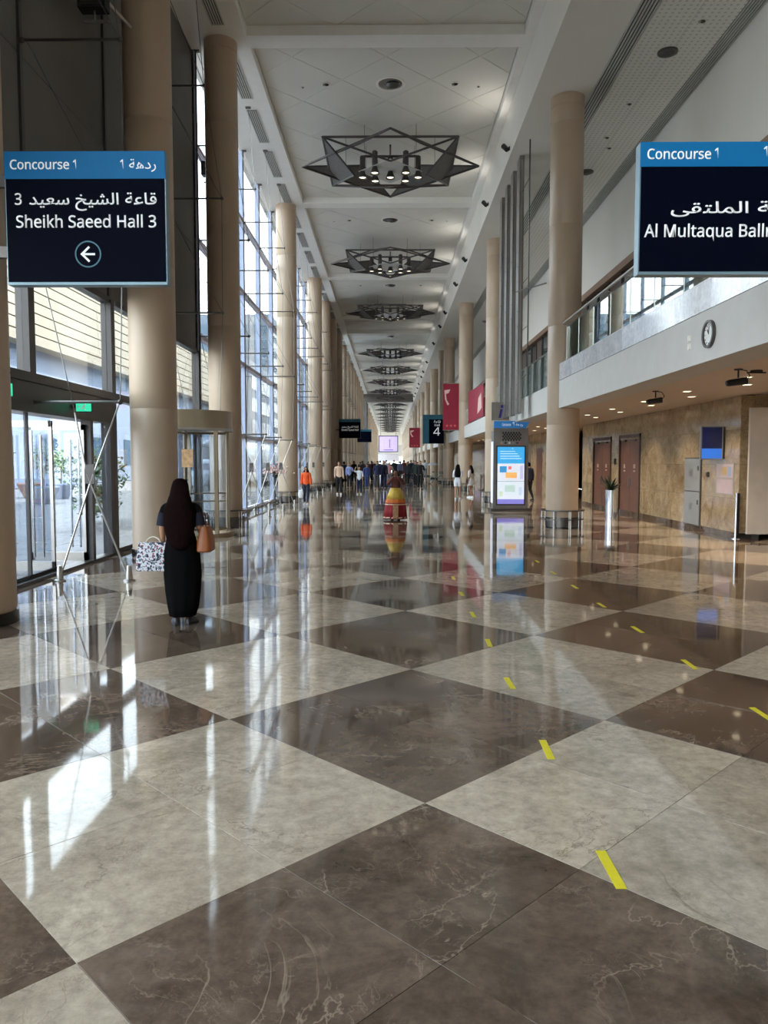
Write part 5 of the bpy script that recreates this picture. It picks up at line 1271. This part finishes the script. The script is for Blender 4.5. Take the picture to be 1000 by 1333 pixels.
# ---- shared walkers for the crowd (their own clothes colours, shared shapes)
FA = figure_mesh([HANG(-1, 0.06), HANG(1, -0.05)], WALK, 1.08, fingers=False); FB = figure_mesh([HANG(-1, -0.05), HANG(1, 0.05)], WALK2, 1.0, fingers=False)
FC = figure_mesh([(-1, (-0.24, 0.08, 1.17), (-0.12, 0.22, 1.28), (-0.08, 0.25, 1.3)), HANG(1)], STAND, 1.1, fingers=False)
FD = figure_mesh([(1, (0.30, 0.05, 1.44), (0.22, 0.12, 1.66), (0.16, 0.12, 1.70)), HANG(-1)], STAND, 1.0, fingers=False)
CACHE = {}
def person(px, pfeet, hpx, F, key, shirt, trous, label, hairlong=0.0, facing=PI, skin=M_SKIN, shoe=M_BLACK, sleeves=True, group=None):
    x, y = place(px, pfeet); H = hpx*y/1000
    ck_ = (key, hairlong > 0, sleeves)
    t = thing('person', label, 'person', (x, y, 0), facing+random.uniform(-0.3, 0.3), group); t.scale = (H/1.71,)*3
    if ck_ not in CACHE:
        p = bpy.data.objects.new('p', None); COL.objects.link(p)
        body(F, skin, p); hair(F, M_HAIRD, p, hairlong)
        shell(F, ('torso', 'upper_arm')+(('forearm',) if sleeves else ()), shirt, p, 'shirt', 0.018, zmin=0.9); shell(F, ('hip', 'thigh', 'calf'), trous, p, 'trousers', 0.014, zmax=0.98); shoes(F, shoe, p); face(F, p)
        CACHE[ck_] = p
        for c in list(p.children):
            c.name = c.name
    src = CACHE[ck_]
    for c in src.children:
        if c.name.startswith(('eyes', 'mouth')) and y > 60: continue
        q = c.copy(); COL.objects.link(q); q.parent = t
        nm = c.name.split('.')[0]; mm = {'shirt': shirt, 'trousers': trous, 'body': skin, 'shoe': shoe}.get(nm)
        if mm is not None: q.material_slots[0].link = 'OBJECT'; q.material_slots[0].material = mm
    return t
def cloth(r, g, b): return mat('cloth_%d_%d_%d' % (r, g, b), (r, g, b), 0.85)
BLK = cloth(22, 22, 26); NVY = cloth(26, 32, 66); BLU = cloth(58, 76, 128); LBL = cloth(150, 160, 206); GRN = cloth(30, 48, 38); GRY = cloth(120, 122, 128); WHT = cloth(214, 218, 226); BEI = cloth(214, 180, 156); PNK = cloth(196, 140, 140); MAR = cloth(90, 34, 40); DGY = cloth(56, 58, 64); TEA = cloth(50, 90, 96)
person(441.5, 644, 43, FA, 'a', BEI, BLK, 'man in a pale peach jacket and black trousers, left end of the crowd', shoe=M_WSH)
person(468, 643.5, 36, FD, 'd', WHT, NVY, 'person in a white printed tee with one arm raised, left part of the crowd', shoe=M_WSH, sleeves=False)
person(491, 637.5, 37, FB, 'b', NVY, DGY, 'man in a navy tee with a white chest print, left of the woman in red')
person(499.5, 637, 37, FA, 'a', cloth(24, 26, 50), NVY, 'man in dark navy jacket next to the man in the navy tee')
person(547, 637, 37, FC, 'c', BLK, BLK, 'person all in black with a backpack, right end of the crowd')
person(541, 634, 34, FA, 'a', GRN, BLK, 'person in a dark green top beside the one all in black')
person(477.5, 636, 32, FB, 'b', BLU, BLU, 'person in a blue outfit right of the white tee')
person(455, 636, 33, FC, 'c', LBL, BLK, 'person in a lilac-blue top right of the peach jacket')
person(688, 651, 49, FA, 'a', cloth(36, 40, 66), BLK, 'man in a dark blue shirt walking beside the map kiosk', facing=0.3)
person(507, 633, 31, FC, 'c', PNK, GRY, 'person in dusty pink just left of the woman in red')
person(530, 632, 30, FB, 'b', DGY, BLK, 'person in dark grey just right of the woman in red', hairlong=0.3)
crowd = [(448, 630, 29, BLU, BLK, 'person in a mid-blue shirt behind the peach jacket'), (461, 629, 29, BLK, BLK, 'person in black behind the lilac-blue top'), (472, 628, 28, GRY, BLK, 'person in grey behind the white tee'),
         (484, 627, 27, MAR, BLK, 'person in maroon in the middle of the crowd'), (495, 626, 26, TEA, DGY, 'person in teal behind the navy pair'), (503, 625, 26, WHT, BLK, 'person in a white shirt deep in the crowd'),
         (513, 625, 26, BLK, NVY, 'person in a black shirt and navy trousers right behind the woman in red'), (521, 627, 27, LBL, DGY, 'person in lilac deep in the crowd, right of centre'), (526, 624, 25, MAR, MAR, 'person dressed all in maroon deep in the crowd'),
         (535, 626, 27, NVY, NVY, 'person dressed all in navy behind the dark green top'), (538, 623, 24, GRY, GRY, 'person dressed all in grey at the right side of the crowd'), (553, 624, 25, WHT, GRY, 'person in white and grey near the decorated bicycle')]
for k, (px, pf, hp, a, b, lb) in enumerate(crowd): person(px, pf, hp, (FA, FB, FC)[k % 3], 'abc'[k % 3], a, b, lb, facing=PI if k % 4 else 0, skin=M_SKIN2 if k % 2 else M_SKIN)
for k in range(22):
    px = 452+k*4.6+random.uniform(-1.5, 1.5); pf = 618+random.uniform(-2, 4); hp = (pf-601)*0.99*random.uniform(0.93, 1.04)
    person(px, pf, hp, (FB, FC, FA)[k % 3], 'bca'[k % 3], random.choice([BLK, BLK, NVY, DGY, GRN, BLU]), random.choice([BLK, DGY, NVY]), 'tiny dark-clothed person in the far back rows of the crowd', facing=random.choice([0, PI]), group='far back rows of the crowd')
for p in CACHE.values():
    for c in list(p.children): bpy.data.objects.remove(c)
    bpy.data.objects.remove(p)

# ---- small things along the hall
bk = thing('decorated_bicycle', 'bicycle with flower basket and white parasol on the floor by the right columns', 'bicycle', (3.75, 64, 0), 0.5)
for wxx in (-0.55, 0.55):
    mb = MB(); n = 24
    for k in range(n):
        a, b = 2*PI*k/n, 2*PI*(k+1)/n; mb.tube((wxx+0.33*math.cos(a), 0, 0.35+0.33*math.sin(a)), (wxx+0.33*math.cos(b), 0, 0.35+0.33*math.sin(b)), 0.022, 5)
    for k in range(8):
        a = PI*k/4; mb.tube((wxx, 0, 0.35), (wxx+0.33*math.cos(a), 0, 0.35+0.33*math.sin(a)), 0.004, 4)
    mb.build('wheel', M_DSTEEL, bk)
MB().path([(-0.55, 0, 0.35), (-0.15, 0, 0.85), (0.42, 0, 0.9), (0.0, 0, 0.33), (-0.15, 0, 0.85), (-0.18, 0, 0.98)], 0.02, 6).tube((-0.55, 0, 0.35), (0, 0, 0.33), 0.02, 6).tube((0.55, 0, 0.35), (0.40, 0, 1.05), 0.02, 6).tube((0.4, -0.25, 1.08), (0.4, 0.25, 1.08), 0.018, 6).build('frame', mat('bike_paint', (150, 200, 200), 0.4), bk, True)
MB().ball((-0.2, 0, 1.0), 0.1, 10, 6, sc=(1.2, 0.7, 0.4)).build('saddle', M_BLACK, bk)
MB().loft([(0.8, 0.62, 0, 0.14, 0.14), (1.05, 0.62, 0, 0.2, 0.18)], 14).build('basket', M_GOLD, bk)
mb = MB()
for k in range(60):
    u = Vector((random.gauss(0, .12), random.gauss(0, .10), random.gauss(0, .09))); mb.ball((0.62+u.x, u.y, 1.15+u.z), 0.035, 5, 4)
stuff(mb.build('flowers', mat('pink_flower', (224, 176, 176), 0.6, var=0.3, scale=20), bk))
MB().tube((-0.2, 0, 1.0), (-0.2, 0, 1.65), 0.015, 6).lathe([(0.5, 1.55), (0.38, 1.68), (0.2, 1.76), (0.0, 1.80)], 16, (-0.2, 0, 0), caps=False).build('parasol', M_WHC, bk, True)
x, y = -5.0, 33.4
fv = thing('flower_stand', 'tall dark stand with a pink and white flower arrangement before the glass wall', 'flower arrangement', (x, y, 0))
MB().lathe([(0.14, 0), (0.14, 0.03), (0.03, 0.05), (0.03, 1.1), (0.10, 1.2), (0.12, 1.3)], 16).build('stand', M_DSTEEL, fv, True)
mb = MB()
for k in range(110):
    u = Vector((random.gauss(0, .26), random.gauss(0, .16), abs(random.gauss(0, .14)))); mb.ball((u.x, u.y, 1.35+u.z), 0.045, 5, 4)
stuff(mb.build('flowers', mat('pale_pink_flower', (232, 196, 190), 0.6, var=0.25, scale=15), fv)); shrub(fv, 1.33, 0.25, 80, M_GREEN, 0.03, 'greenery')
for k in range(4):
    t = thing('queue_post', 'slim dark queue post in the row past the two women in white', 'post', (5.9+0.35*k, 50+1.1*k, 0), group='queue posts by the right wall')
    MB().lathe([(0.16, 0), (0.16, 0.02), (0.03, 0.04), (0.03, 0.95), (0.045, 0.97), (0.045, 1.02), (0, 1.03)], 14).build('post', M_DSTEEL, t, True)
    if k < 3: MB().tube((0.02, 0.05, 0.92), (0.27, 0.86, 0.92), 0.025, 6).build('belt', M_BLACK, t)
